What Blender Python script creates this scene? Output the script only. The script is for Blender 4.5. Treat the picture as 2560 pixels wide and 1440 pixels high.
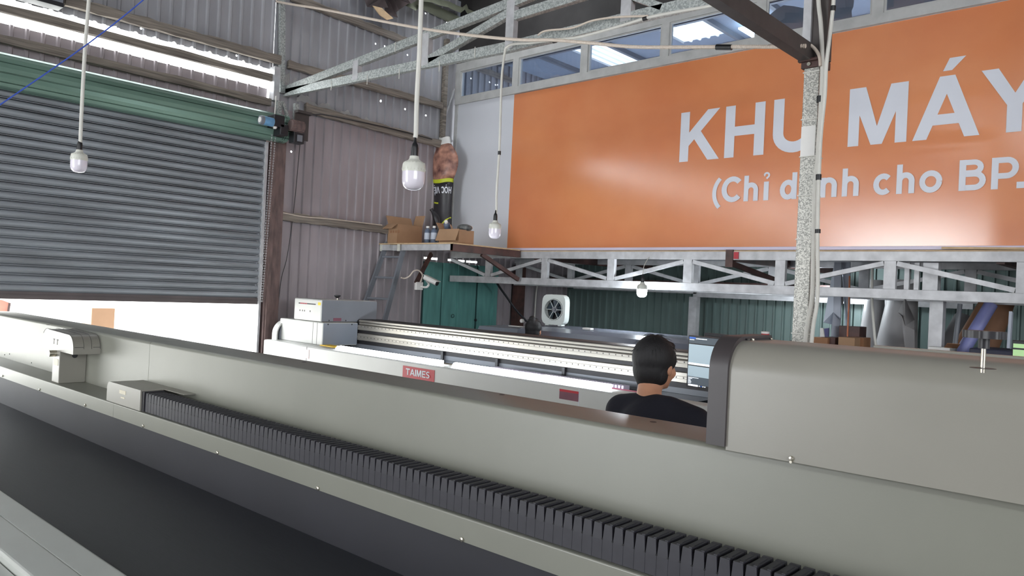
import bpy, bmesh, math, random
from mathutils import Vector, Matrix
random.seed(7)
sc = bpy.context.scene
for o in list(bpy.data.objects): bpy.data.objects.remove(o)
COL = sc.collection
PI = math.pi
# ------------------------------------------------------------ camera
F_PX = 1907.0; CX, CY = 1280.0, 720.0; H = 1.95
def _ray(x, y): return Vector(((x-CX)/F_PX, -(y-CY)/F_PX, -1.0))
uX = _ray(3050, 812).normalized()
uY = _ray(-771, 630); uY = (uY - uX*uY.dot(uX)).normalized()
uZ = uX.cross(uY)
RM = Matrix((uX, uY, uZ))                      # camera -> world
cam_d = bpy.data.cameras.new('camera'); cam = bpy.data.objects.new('camera', cam_d); COL.objects.link(cam)
cam.matrix_world = Matrix.Translation((0, 0, H)) @ RM.to_4x4()
cam_d.sensor_width = 36.0; cam_d.lens = F_PX/2560*36.0; cam_d.clip_start = 0.05; cam_d.clip_end = 200
sc.camera = cam
# ------------------------------------------------------------ world, exposure
sc.view_settings.view_transform = 'Standard'; sc.view_settings.look = 'None'
sc.view_settings.exposure = 0.0; sc.view_settings.gamma = 1.0
sc.view_settings.use_curve_mapping = False
w = bpy.data.worlds.new('sky'); sc.world = w; w.use_nodes = True
nt = w.node_tree; bg = nt.nodes['Background']
bg.inputs['Color'].default_value = (0.93, 0.97, 1.0, 1); bg.inputs['Strength'].default_value = 12.0
def area_light(name, loc, direction, sx, sy, energy, color=(1, 1, 1)):
    d = bpy.data.lights.new(name, 'AREA'); d.shape = 'RECTANGLE'; d.size = sx; d.size_y = sy; d.energy = energy; d.color = color
    o = bpy.data.objects.new(name, d); COL.objects.link(o); o.location = loc
    o.rotation_euler = Vector(direction).to_track_quat('-Z', 'Y').to_euler()
    d.cycles.is_portal = True; return o
# daylight portals of the openings, office and side ones cut for light (they guide the sky light, they add none)
area_light('portal_door', (-6.95, 6.0, 2.05), (1, 0, 0), 3.6, 4.1, 1)
area_light('portal_shutter_gap', (1.6, 8.15, .82), (0, -1, 0), 5.6, 1.66, 1)
area_light('portal_office', (10.38, 3.95, 3.7), (-1, 0, 0), 7.9, 1.2, 1)
area_light('portal_side', (-2.25, -7.95, 3.2), (0, 1, 0), 7.5, 2.6, 1)

# ------------------------------------------------------------ helpers
def at(x, y, ax, val, a=0.0):
    """point where the sight line through photo pixel (x, y) meets the plane ax = val (frame turned by a)"""
    v = RM @ _ray(x, y)
    if a:
        c, s = math.cos(a), math.sin(a); v = Vector((c*v.x+s*v.y, -s*v.x+c*v.y, v.z))
    i = 'XYZ'.index(ax); t = ((val-H) if i == 2 else val)/v[i]
    return Vector((0, 0, H)) + v*t
def dpt(x, y, depth): return Vector((0, 0, H)) + (RM @ _ray(x, y))*depth
def s2l(c): return tuple(((x/255.0)/12.92 if x/255.0 <= .04045 else ((x/255.0+.055)/1.055)**2.4) for x in c)
MATS = {}
def mat(name, rgb, rough=0.5, metal=0.0, var=0.12, scale=6.0, bump=0.0, bscale=60.0, emit=0.0, ecol=None, kind='noise', rgb2=None, stretch=(1, 1, 1), spec=0.5, coat=0.0):
    m = bpy.data.materials.new(name); m.use_nodes = True; MATS[name] = m
    n = m.node_tree; b = n.nodes['Principled BSDF']
    col = s2l(rgb)
    b.inputs['Roughness'].default_value = rough; b.inputs['Metallic'].default_value = metal
    b.inputs['Specular IOR Level'].default_value = spec; b.inputs['Coat Weight'].default_value = coat
    tc = n.nodes.new('ShaderNodeTexCoord'); mp = n.nodes.new('ShaderNodeMapping'); mp.inputs['Scale'].default_value = stretch
    n.links.new(tc.outputs['Object'], mp.inputs['Vector'])
    if kind == 'noise':
        t = n.nodes.new('ShaderNodeTexNoise'); t.inputs['Scale'].default_value = scale; t.inputs['Detail'].default_value = 6; out = t.outputs['Fac']
    elif kind == 'voronoi':
        t = n.nodes.new('ShaderNodeTexVoronoi'); t.inputs['Scale'].default_value = scale; out = t.outputs['Color']
    n.links.new(mp.outputs['Vector'], t.inputs['Vector'])
    r = n.nodes.new('ShaderNodeValToRGB'); n.links.new(out, r.inputs['Fac'])
    c1 = s2l(rgb2) if rgb2 else tuple(x*(1-var) for x in col); c2 = tuple(min(1, x*(1+(0 if rgb2 else var))) for x in col)
    r.color_ramp.elements[0].position = .3; r.color_ramp.elements[1].position = .7
    r.color_ramp.elements[0].color = (*c1, 1); r.color_ramp.elements[1].color = (*c2, 1)
    n.links.new(r.outputs['Color'], b.inputs['Base Color'])
    if bump > 0:
        t2 = n.nodes.new('ShaderNodeTexNoise'); t2.inputs['Scale'].default_value = bscale; t2.inputs['Detail'].default_value = 4
        n.links.new(mp.outputs['Vector'], t2.inputs['Vector'])
        bp = n.nodes.new('ShaderNodeBump'); bp.inputs['Strength'].default_value = bump; bp.inputs['Distance'].default_value = 0.01
        n.links.new(t2.outputs['Fac'], bp.inputs['Height']); n.links.new(bp.outputs['Normal'], b.inputs['Normal'])
    if emit > 0:
        b.inputs['Emission Color'].default_value = (*(ecol or (1, 1, 1)), 1); b.inputs['Emission Strength'].default_value = emit
    return m
# machine paints
M_beige = mat('beige_grey_paint', (127, 127, 117), .38, 0, .035, 3, .02, 300)
M_beige2 = mat('beige_hood_paint', (141, 138, 129), .34, 0, .03, 3, .02, 300)
M_bedrail = mat('anodised_rail', (196, 198, 192), .35, .15, .04, 4)
M_black = mat('black_plastic', (34, 33, 37), .42, 0, .12, 20)
M_charcoal = mat('charcoal_cap', (62, 57, 58), .45, 0, .06, 10)
M_chain = mat('black_nylon', (43, 42, 49), .5, 0, .12, 30)
M_chaind = mat('dark_gap', (14, 14, 17), .7, 0, .1, 30)
M_belt = mat('black_belt', (37, 39, 44), .55, 0, .16, 5, .15, 12, stretch=(60, 1.0, 1))
M_skirt = mat('black_steel', (33, 33, 40), .6, 0, .1, 4)
M_white_p = mat('white_machine_paint', (198, 198, 194), .35, 0, .03, 4)
M_blue_p = mat('blue_grey_paint_and_shade', (132, 138, 148), .4, 0, .04, 4)
M_steelbox = mat('grey_box_paint', (118, 121, 128), .42, 0, .05, 4)
M_alu = mat('aluminium_profile', (158, 153, 144), .36, .6, .06, 3, stretch=(1, .2, 6))
M_alud = mat('dark_aluminium_gap', (40, 38, 40), .5, .3, .08, 4)
M_screw = mat('screw_steel', (190, 185, 172), .25, .9, .1, 30)
M_glassbed = mat('black_glass_bed', (18, 22, 26), .06, 0, .2, 3)
M_print = mat('printed_sheet', (170, 140, 95), .5, 0, .5, 7, rgb2=(60, 50, 40))
M_red = mat('red_label', (186, 42, 56), .45, 0, .08, 6)
M_redp = mat('faded_label', (120, 72, 86), .5, 0, .1, 10)
M_lab = mat('white_lettering', (214, 216, 224), .4, 0, .02, 5)
M_labd = mat('dark_marking', (70, 66, 66), .5, 0, .1, 30)
M_yellow = mat('yellow_marking', (240, 196, 40), .5, 0, .08, 12)
M_tan = mat('tan_sticker', (206, 198, 176), .5, 0, .06, 60)
# building
M_wall = mat('weathered_zinc_sheet', (160, 152, 155), .5, .1, .2, 2.2, .05, 30, stretch=(1.2, 1, .35))
M_wallup = mat('weathered_zinc_sheet_upper', (158, 158, 162), .5, .1, .2, 2.0, .05, 30, stretch=(1.2, 1, .35))
M_green = mat('green_zinc_sheet', (104, 122, 119), .38, .25, .14, 2.5, stretch=(1, 1.2, .4))
M_deck = mat('steel_decking', (150, 152, 156), .4, .5, .12, 4)
M_roof = mat('dark_roof_sheet', (52, 50, 50), .6, .2, .3, 3)
M_trans = bpy.data.materials.new('translucent_sheet'); M_trans.use_nodes = True
_n = M_trans.node_tree; _b = _n.nodes['Principled BSDF']; _o = _n.nodes['Material Output']
_b.inputs['Base Color'].default_value = (.85, .86, .84, 1); _tl = _n.nodes.new('ShaderNodeBsdfTranslucent'); _tl.inputs['Color'].default_value = (.9, .9, .88, 1)
_tx = _n.nodes.new('ShaderNodeTexNoise'); _tx.inputs['Scale'].default_value = 5; _mx = _n.nodes.new('ShaderNodeMixShader')
_mr = _n.nodes.new('ShaderNodeMapRange'); _mr.inputs['To Min'].default_value = .6; _mr.inputs['To Max'].default_value = .85
_n.links.new(_tx.outputs['Fac'], _mr.inputs['Value']); _n.links.new(_mr.outputs['Result'], _mx.inputs['Fac'])
_n.links.new(_b.outputs[0], _mx.inputs[1]); _n.links.new(_tl.outputs[0], _mx.inputs[2]); _n.links.new(_mx.outputs[0], _o.inputs['Surface'])
M_galv = mat('galvanised_spangle', (186, 191, 188), .42, .3, .2, 85, kind='voronoi', rgb2=(146, 151, 149))
M_galvp = mat('galvanised_pillar_spangle', (200, 198, 190), .45, .25, .2, 170, kind='voronoi', rgb2=(138, 137, 131))
M_galvw = mat('silver_painted_steel', (204, 204, 206), .45, .25, .1, 9, rgb2=(172, 172, 174))
M_rust = mat('red_oxide_steel', (92, 62, 56), .5, .1, .2, 8, rgb2=(58, 42, 40))
M_darksteel = mat('dark_painted_steel', (74, 68, 66), .5, .2, .18, 10)
M_jamb = mat('brown_steel_jamb', (126, 104, 100), .6, .1, .2, 12, rgb2=(90, 76, 74), stretch=(2, 2, .5))
M_wood = mat('weathered_wood', (150, 141, 130), .85, 0, .3, 4, .3, 30, rgb2=(94, 86, 80), stretch=(.6, 4, 12))
M_ply = mat('plywood_edge', (196, 168, 132), .7, 0, .15, 14)
M_slat = mat('grey_shutter_steel', (158, 164, 170), .42, .15, .12, 2.0, rgb2=(124, 127, 131), stretch=(.5, 1, 8))
M_slatd = mat('brown_grey_bottom_bar', (92, 84, 84), .5, .2, .12, 5)
M_drum = mat('green_shutter_steel', (126, 156, 142), .28, .2, .1, 2, rgb2=(98, 124, 112), stretch=(.4, 3, 3))
M_concrete = mat('concrete_floor', (128, 126, 122), .7, 0, .14, 2, .1, 20)
M_yard = mat('pale_concrete_yard', (214, 212, 206), .8, 0, .06, 1)
M_whitep = mat('white_panel', (208, 210, 216), .4, 0, .02, 2)
M_winframe = mat('grey_window_frame', (182, 182, 180), .5, .1, .12, 7)
M_plast = mat('pale_interior_panel', (150, 162, 178), .7, 0, .06, 3)
M_teal = mat('teal_painted_steel', (98, 152, 146), .5, .05, .14, 4, rgb2=(76, 124, 120), stretch=(3, 1, .5))
M_teald = mat('dark_teal_groove', (24, 50, 50), .7, 0, .1, 10)
# small things
M_cable = mat('white_conduit', (206, 204, 196), .45, 0, .05, 10)
M_cablep = mat('cream_corrugated_conduit', (206, 192, 178), .5, 0, .05, 40)
M_tape = mat('black_tape', (20, 20, 22), .4, 0, .1, 40)
M_blue = mat('blue_string', (62, 92, 190), .6, 0, .1, 40)
M_bulbw = mat('white_bulb_housing', (208, 208, 198), .35, 0, .03, 10)
M_bulbd = mat('milky_diffuser', (226, 220, 230), .22, 0, .02, 5, coat=.3)
M_lit = mat('lit_diffuser', (255, 255, 255), .3, 0, .01, 5, emit=330.0, ecol=(.86, .94, 1.0))
M_led = mat('lit_led_strip', (255, 255, 255), .3, 0, .01, 5, emit=30.0, ecol=(.86, .93, 1.0))
M_card = mat('brown_cardboard', (166, 132, 102), .8, 0, .08, 5)
M_cardd = mat('darker_brown_cardboard', (150, 108, 78), .8, 0, .08, 5)  # darker cardboard tone for printed marks, boards and cartons
M_ink = mat('grey_ink_bottle', (88, 98, 116), .3, 0, .15, 14)
M_cap = mat('white_cap', (224, 222, 218), .4, 0, .03, 10)
M_skin = mat('skin', (196, 142, 112), .5, 0, .06, 8)
M_hair = mat('black_hair', (20, 18, 20), .62, 0, .3, 20, .3, 90, stretch=(3, 3, .5))
M_shirt = mat('black_cotton', (22, 22, 34), .85, 0, .15, 8, .15, 40)
M_trou = mat('dark_trousers', (40, 42, 52), .9, 0, .1, 8)
M_fanw = mat('white_fan_plastic', (206, 212, 208), .4, 0, .05, 6)
M_fand = mat('dark_fan_blades', (58, 70, 80), .35, .1, .1, 10)
M_rollw = mat('grey_vinyl_roll', (160, 158, 158), .5, 0, .05, 3)
M_paper = mat('white_vinyl_sheet', (178, 184, 196), .5, 0, .05, 3)
M_tube = mat('cardboard_tube', (128, 92, 68), .7, 0, .1, 8)
M_violet = mat('lilac_vinyl', (128, 132, 184), .45, 0, .06, 4)
M_orangec = mat('orange_cord', (190, 110, 70), .5, 0, .1, 20)
M_screen_lt = mat('screen_pale', (168, 186, 196), .3, 0, .01, 5, emit=.5, ecol=(.40, .50, .56))
M_screen_dk = mat('screen_dark_grey', (70, 80, 90), .3, 0, .01, 5, emit=.16, ecol=(.3, .36, .42))
M_screen_w = mat('screen_white', (230, 235, 245), .3, 0, .01, 5, emit=.9, ecol=(.9, .95, 1))
M_screen_b = mat('screen_blue', (40, 80, 170), .3, 0, .01, 5, emit=.5, ecol=(.08, .22, .7))
M_screen_g = mat('screen_green', (150, 190, 130), .3, 0, .01, 5, emit=.5, ecol=(.42, .62, .32))
M_screen_y = mat('screen_yellow', (225, 225, 140), .3, 0, .01, 5, emit=.6, ecol=(.8, .8, .3))
M_lime = mat('lime_print', (196, 206, 44), .45, 0, .05, 8)
M_bprint = mat('black_print', (44, 42, 46), .4, 0, .2, 8)
M_hosel = mat('pale_cable_chain', (196, 186, 206), .45, 0, .05, 8)
M_pink = mat('pink_strip', (230, 120, 150), .45, 0, .05, 8)
# banner skin print: soft flesh and brown patches
M_flesh = mat('flesh_toned_print', (214, 160, 138), .4, 0, .3, 9, rgb2=(96, 60, 58))
# vinyl banner: orange with mild uneven tone, glossy
M_banner = mat('orange_banner_vinyl', (224, 144, 94), .16, 0, .05, .9, .03, 160, rgb2=(212, 126, 80), stretch=(1, 1, 1.3), spec=.9, coat=.6)
M_banner.node_tree.nodes['Principled BSDF'].inputs['Coat Roughness'].default_value = .16
M_glass = bpy.data.materials.new('window_glass'); M_glass.use_nodes = True
_n = M_glass.node_tree; _o = _n.nodes['Material Output']; _t = _n.nodes.new('ShaderNodeBsdfTransparent'); _t.inputs['Color'].default_value = (.62, .68, .76, 1)
_g = _n.nodes.new('ShaderNodeBsdfGlossy'); _g.inputs['Roughness'].default_value = .03; _mx = _n.nodes.new('ShaderNodeMixShader')
_fr = _n.nodes.new('ShaderNodeLayerWeight'); _fr.inputs['Blend'].default_value = .35; _pw = _n.nodes.new('ShaderNodeMapRange')
_pw.inputs['To Min'].default_value = .04; _pw.inputs['To Max'].default_value = .4
_n.links.new(_fr.outputs['Facing'], _pw.inputs['Value']); _n.links.new(_pw.outputs['Result'], _mx.inputs['Fac']); _n.links.new(_t.outputs[0], _mx.inputs[1]); _n.links.new(_g.outputs[0], _mx.inputs[2]); _n.links.new(_mx.outputs[0], _o.inputs['Surface'])

WM = {}   # world matrix of every object made here
def empty(name, loc, rz=0.0, label=None, cat=None, group=None):
    o = bpy.data.objects.new(name, None); COL.objects.link(o); o.location = loc; o.rotation_euler = (0, 0, rz); o.empty_display_size = .1
    WM[o.name] = Matrix.Translation(loc) @ Matrix.Rotation(rz, 4, 'Z')
    tag(o, label, cat, group); return o
def tag(o, label=None, cat=None, group=None, kind=None):
    if label: o['label'] = label
    if cat: o['category'] = cat
    if group: o['group'] = group
    if kind: o['kind'] = kind
    return o
class MB:
    def __init__(s, frame=None): s.bm = bmesh.new(); s.mi = 0; s.fr = frame or Matrix.Identity(4)
    def _f(s, vs):
        try: f = s.bm.faces.new(vs); f.material_index = s.mi; return f
        except ValueError: return None
    def quad(s, *p): return s._f([s.bm.verts.new(Vector(q)) for q in p])
    def hexa(s, c):   # 8 corners, bottom 4 then top 4
        v = [s.bm.verts.new(Vector(q)) for q in c]
        for idx in ((3,2,1,0),(4,5,6,7),(0,1,5,4),(1,2,6,5),(2,3,7,6),(3,0,4,7)): s._f([v[i] for i in idx])
        return v
    def box(s, x0, x1, y0, y1, z0, z1, bev=0.0):
        x0, x1 = sorted((x0, x1)); y0, y1 = sorted((y0, y1)); z0, z1 = sorted((z0, z1))
        v = s.hexa([(x0,y0,z0),(x1,y0,z0),(x1,y1,z0),(x0,y1,z0),(x0,y0,z1),(x1,y0,z1),(x1,y1,z1),(x0,y1,z1)])
        if bev > 0:
            es = set(e for q in v for e in q.link_edges)
            bmesh.ops.bevel(s.bm, geom=list(es), offset=bev, segments=2, affect='EDGES', profile=.5, material=-1)
        return s
    def bar(s, p, q, w, h, up=(0, 0, 1)):
        p, q = Vector(p), Vector(q); d = (q-p).normalized(); u = Vector(up); sd = d.cross(u)
        if sd.length < 1e-4: sd = d.cross(Vector((1, 0, 0)))
        sd.normalize(); u = sd.cross(d).normalized(); a, b = sd*w/2, u*h/2
        s.hexa([p-a-b, p+a-b, q+a-b, q-a-b, p-a+b, p+a+b, q+a+b, q-a+b]); return s
    def tube(s, pts, r, n=8, caps=True, rf=None):
        pts = [Vector(p) for p in pts]; rings = []; prev = None
        for i, p in enumerate(pts):
            d = (pts[min(i+1, len(pts)-1)]-pts[max(i-1, 0)]).normalized()
            if prev is None:
                sd = d.cross(Vector((0, 0, 1)));
                if sd.length < 1e-3: sd = d.cross(Vector((1, 0, 0)))
            else: sd = prev - d*prev.dot(d)
            sd.normalize(); prev = sd; u = d.cross(sd)
            rr = rf(i) if rf else (r[i] if isinstance(r, (list, tuple)) else r)
            rings.append([s.bm.verts.new(p + sd*math.cos(2*PI*k/n)*rr + u*math.sin(2*PI*k/n)*rr) for k in range(n)])
        for a, b in zip(rings, rings[1:]):
            for k in range(n): s._f([a[k], a[(k+1) % n], b[(k+1) % n], b[k]])
        if caps: s._f(rings[0][::-1]); s._f(rings[-1])
        return s
    def cyl(s, p, q, r, n=16, r2=None): return s.tube([p, q], [r, r if r2 is None else r2], n)
    def lathe(s, prof, c, n=24, axis=(0, 0, 1), mis=None):
        c = Vector(c); ax = Vector(axis).normalized(); sd = ax.cross(Vector((0, 1, 0)));
        if sd.length < 1e-3: sd = ax.cross(Vector((1, 0, 0)))
        sd.normalize(); u = ax.cross(sd); rings = []
        for r, z in prof: rings.append([s.bm.verts.new(c + ax*z + (sd*math.cos(2*PI*k/n)+u*math.sin(2*PI*k/n))*max(r, 1e-4)) for k in range(n)])
        for j, (a, b) in enumerate(zip(rings, rings[1:])):
            if mis: s.mi = mis[j]
            for k in range(n): s._f([a[k], a[(k+1) % n], b[(k+1) % n], b[k]])
        s._f(rings[0][::-1]); s._f(rings[-1]); return s
    def prism(s, prof, fn, a, b, caps=True, closed=True):
        """profile points (u, v) swept from a to b; fn(u, v, t) gives the point"""
        A = [s.bm.verts.new(Vector(fn(u, v, a))) for u, v in prof]; B = [s.bm.verts.new(Vector(fn(u, v, b))) for u, v in prof]
        n = len(prof)
        for k in range(n if closed else n-1): s._f([A[k], A[(k+1) % n], B[(k+1) % n], B[k]])
        if caps and closed: s._f(A[::-1]); s._f(B)
        return s
    def sphere(s, c, r, n=16, m=10, sc3=(1, 1, 1), rot=None):
        c = Vector(c); R = rot or Matrix.Identity(3); rings = []
        for j in range(1, m):
            th = PI*j/m
            rings.append([s.bm.verts.new(c + R @ Vector((r*sc3[0]*math.sin(th)*math.cos(2*PI*k/n), r*sc3[1]*math.sin(th)*math.sin(2*PI*k/n), r*sc3[2]*math.cos(th)))) for k in range(n)])
        t = s.bm.verts.new(c + R @ Vector((0, 0, r*sc3[2]))); b = s.bm.verts.new(c + R @ Vector((0, 0, -r*sc3[2])))
        for k in range(n):
            s._f([t, rings[0][k], rings[0][(k+1) % n]]); s._f([b, rings[-1][(k+1) % n], rings[-1][k]])
            for A, B in zip(rings, rings[1:]): s._f([A[k], B[k], B[(k+1) % n], A[(k+1) % n]])
        return s
    def build(s, name, mats, parent=None, smooth=False, label=None, cat=None, group=None, kind=None, fixn=True):
        if not isinstance(mats, (list, tuple)): mats = [mats]
        s.bm.transform(s.fr)
        if fixn: bmesh.ops.recalc_face_normals(s.bm, faces=s.bm.faces)
        me = bpy.data.meshes.new(name); o = bpy.data.objects.new(name, me); COL.objects.link(o)
        if parent is not None:
            o.parent = parent; inv = WM[parent.name].inverted(); s.bm.transform(inv); WM[o.name] = WM[parent.name].copy()
        else:
            vs = [v.co for v in s.bm.verts]
            c = Vector(((min(v.x for v in vs)+max(v.x for v in vs))/2, (min(v.y for v in vs)+max(v.y for v in vs))/2, min(v.z for v in vs)))
            s.bm.transform(Matrix.Translation(-c)); o.location = c; WM[o.name] = Matrix.Translation(c)
        s.bm.to_mesh(me); s.bm.free()
        for m in mats: me.materials.append(m)
        if smooth:
            for p in me.polygons: p.use_smooth = True
            try: me.set_sharp_from_angle(angle=math.radians(38))
            except Exception: pass
        tag(o, label, cat, group, kind); return o
def struct(mb, name, mats, **k): return mb.build(name, mats, kind='structure', **k)
def smoothpath(pts, n=8):
    pts = [Vector(p) for p in pts]; out = []
    P = [pts[0]] + pts + [pts[-1]]
    for i in range(1, len(P)-2):
        for k in range(n):
            t = k/n; a, b, c, d = P[i-1], P[i], P[i+1], P[i+2]
            out.append(.5*((2*b)+(c-a)*t+(2*a-5*b+4*c-d)*t*t+(3*b-a-3*c+d)*t**3))
    out.append(pts[-1]); return out
def dup(root, loc, label=None, group=None):
    r = root.copy(); COL.objects.link(r); r.location = loc
    if label: r['label'] = label
    if group: r['group'] = group
    for ch in list(root.children):
        c = ch.copy(); COL.objects.link(c); c.parent = r
        for g in list(ch.children):
            d = g.copy(); COL.objects.link(d); d.parent = c
    return r

# ------------------------------------------------------------ lettering (sans bold drawn as polygons)
def arc(cx, cy, rx, ry, a0, a1, n=16):
    return [(cx+rx*math.cos(math.radians(a0+(a1-a0)*k/n)), cy+ry*math.sin(math.radians(a0+(a1-a0)*k/n))) for k in range(n+1)]
def ribbon(pts, t):
    out = []; L = []; n = len(pts)
    for i, p in enumerate(pts):
        a = Vector(pts[max(i-1, 0)]); b = Vector(pts[min(i+1, n-1)]); q = Vector(p)
        d1 = (q-a).normalized() if i else (b-q).normalized(); d2 = (b-q).normalized() if i < n-1 else d1
        d = (d1+d2).normalized(); nn = Vector((-d.y, d.x)); m = 1/max(.5, nn.dot(Vector((-d1.y, d1.x))))
        L.append((q+nn*t/2*m, q-nn*t/2*m))
    for (a, b), (c, d) in zip(L, L[1:]): out.append([a, c, d, b])
    return out
def R_(x0, y0, x1, y1): return [[(x0, y0), (x1, y0), (x1, y1), (x0, y1)]]
T = .2; t2 = .19; XH = .72
def arch(x0, x1, top=XH):   # n arch from stem centre x0 to x1
    m = (x0+x1)/2; r = (x1-x0)/2; return ribbon([(x0, top-.30)] + arc(m, top-.30, r, .21, 180, 0, 14)[1:] + [(x1, 0)], t2)
GL = {
 'K': (R_(0, 0, T, 1) + [[(.2, .31), (.2, .58), (.60, 1), (.86, 1)], [(.45, .60), (.31, .45), (.63, 0), (.88, 0)]], .92),
 'H': (R_(0, 0, T, 1)+R_(.6, 0, .8, 1)+R_(.2, .41, .6, .59), .9),
 'U': (ribbon([(.1, 1), (.1, .36)]+arc(.4, .36, .3, .27, 180, 360, 16)[1:]+[(.7, 1)], T), .9),
 'M': (R_(0, 0, .18, 1)+R_(.76, 0, .94, 1)+[[(0, 1), (.27, 1), (.56, 0), (.38, 0)], [(.94, 1), (.67, 1), (.38, 0), (.56, 0)]], 1.05),
 'A': ([[(0, 0), (.21, 0), (.59, 1), (.37, 1)], [(.96, 0), (.75, 0), (.37, 1), (.59, 1)], [(.24, .22), (.72, .22), (.65, .39), (.31, .39)]], 1.0),
 'Á': ([[(0, 0), (.21, 0), (.59, 1), (.37, 1)], [(.96, 0), (.75, 0), (.37, 1), (.59, 1)], [(.24, .22), (.72, .22), (.65, .39), (.31, .39)], [(.41, 1.08), (.54, 1.08), (.73, 1.28), (.50, 1.28)]], 1.0),
 'Y': (R_(.36, 0, .56, .44)+[[(0, 1), (.23, 1), (.56, .42), (.36, .42)], [(.92, 1), (.69, 1), (.36, .42), (.56, .42)]], .95),
 'V': ([[(0, 1), (.22, 1), (.58, 0), (.37, 0)], [(.95, 1), (.73, 1), (.37, 0), (.58, 0)]], .98),
 'T': (R_(0, .82, .8, 1)+R_(.3, 0, .5, .82), .84), 'I': (R_(0, 0, .2, 1), .3),
 'E': (R_(0, 0, .2, 1)+R_(.2, .82, .72, 1)+R_(.2, .42, .66, .59)+R_(.2, 0, .74, .18), .82),
 'S': (ribbon(arc(.38, .715, .26, .195, 35, 235, 12)[:-1]+[(.36, .53), (.45, .49)]+arc(.38, .29, .28, .2, 55, -150, 12), .18), .8),
 'O': (ribbon(arc(.46, .5, .36, .41, 0, 360, 28), T), .95),
 'C': (ribbon(arc(.43, .5, .33, .41, 42, 318, 22), T), .86),
 'c': (ribbon(arc(.34, XH/2, .24, .28, 45, 315, 18), t2), .64),
 'o': (ribbon(arc(.38, XH/2, .28, .28, 0, 360, 24), t2), .8),
 'h': (R_(0, 0, t2, 1)+arch(.095, .50), .70), 'n': (R_(0, 0, t2, XH)+arch(.095, .50), .70),
 'd': (R_(.44, 0, .63, 1)+ribbon(arc(.30, XH/2, .22, .28, 0, 360, 20), t2), .74),
 'à': (ribbon([(.09, .52)]+arc(.3, .48, .2, .16, 150, 0, 10)+[(.5, 0)], .18)+ribbon(arc(.28, .2, .2, .14, 0, 360, 14), .15)+[[(.12, 1), (.28, 1), (.42, .82), (.30, .82)]], .66),
 'ỉ': (R_(0, 0, t2, XH)+ribbon([(0, .96)]+arc(.1, .96, .09, .09, 180, -60, 10)+[(.1, .83)], .07), .34),
 'B': (R_(0, 0, T, 1)+ribbon([(.2, .91)]+[(.42, .91)]+arc(.42, .74, .2, .17, 90, -90, 10)[1:]+[(.2, .57)], .17)+ribbon([(.2, .53), (.46, .53)]+arc(.46, .31, .23, .22, 90, -90, 10)[1:]+[(.2, .09)], .18), .86),
 'P': (R_(0, 0, T, 1)+ribbon([(.2, .91), (.44, .91)]+arc(.44, .66, .24, .25, 90, -90, 12)[1:]+[(.2, .41)], .18), .82),
 '(': (ribbon(arc(.75, .38, .66, .78, 132, 228, 14), .16), .45), '.': (R_(0, 0, .2, .2), .3), ' ': ([], .35),
 'Ọ': (ribbon(arc(.46, .5, .36, .41, 0, 360, 28), T)+R_(.37, -.3, .55, -.14), .95),
 'Ê': (R_(0, 0, .2, 1)+R_(.2, .82, .72, 1)+R_(.2, .42, .66, .59)+R_(.2, 0, .74, .18)+[[(.12, 1.06), (.26, 1.06), (.42, 1.2), (.36, 1.3)], [(.6, 1.06), (.46, 1.06), (.30, 1.2), (.36, 1.3)]]+R_(.28, -.3, .46, -.14), .82),
}
def glyph(mb, ch, fn, x0=0.0, s=1.0, sx=None):
    polys, adv = GL[ch]; sx = sx or s
    for k, p in enumerate(polys): mb._f([mb.bm.verts.new(Vector(fn(x0+u*sx, v*s))-Vector((.00025*(k+1), 0, 0))) for u, v in p])
    return adv*sx
def write(mb, text, fn, s=1.0, sx=None, x0=0.0):
    x = x0
    for ch in text: x += glyph(mb, ch, fn, x, s, sx)
    return x

WY = 8.05      # shutter wall plane
BX = 7.25      # banner plane
# ============================================================ LARGE STRUCTURE
m = MB(); m.box(-7, 13, -8, 8.2, -.12, 0); struct(m, 'floor', M_concrete)
m = MB(); m.box(-14, 18, 8.2, 30, -.15, -.02); struct(m, 'ground', M_yard)
m = MB(); m.box(-14, 18, 26, 26.4, -.02, 5.0); struct(m, 'wall_outside', M_yard)

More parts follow.
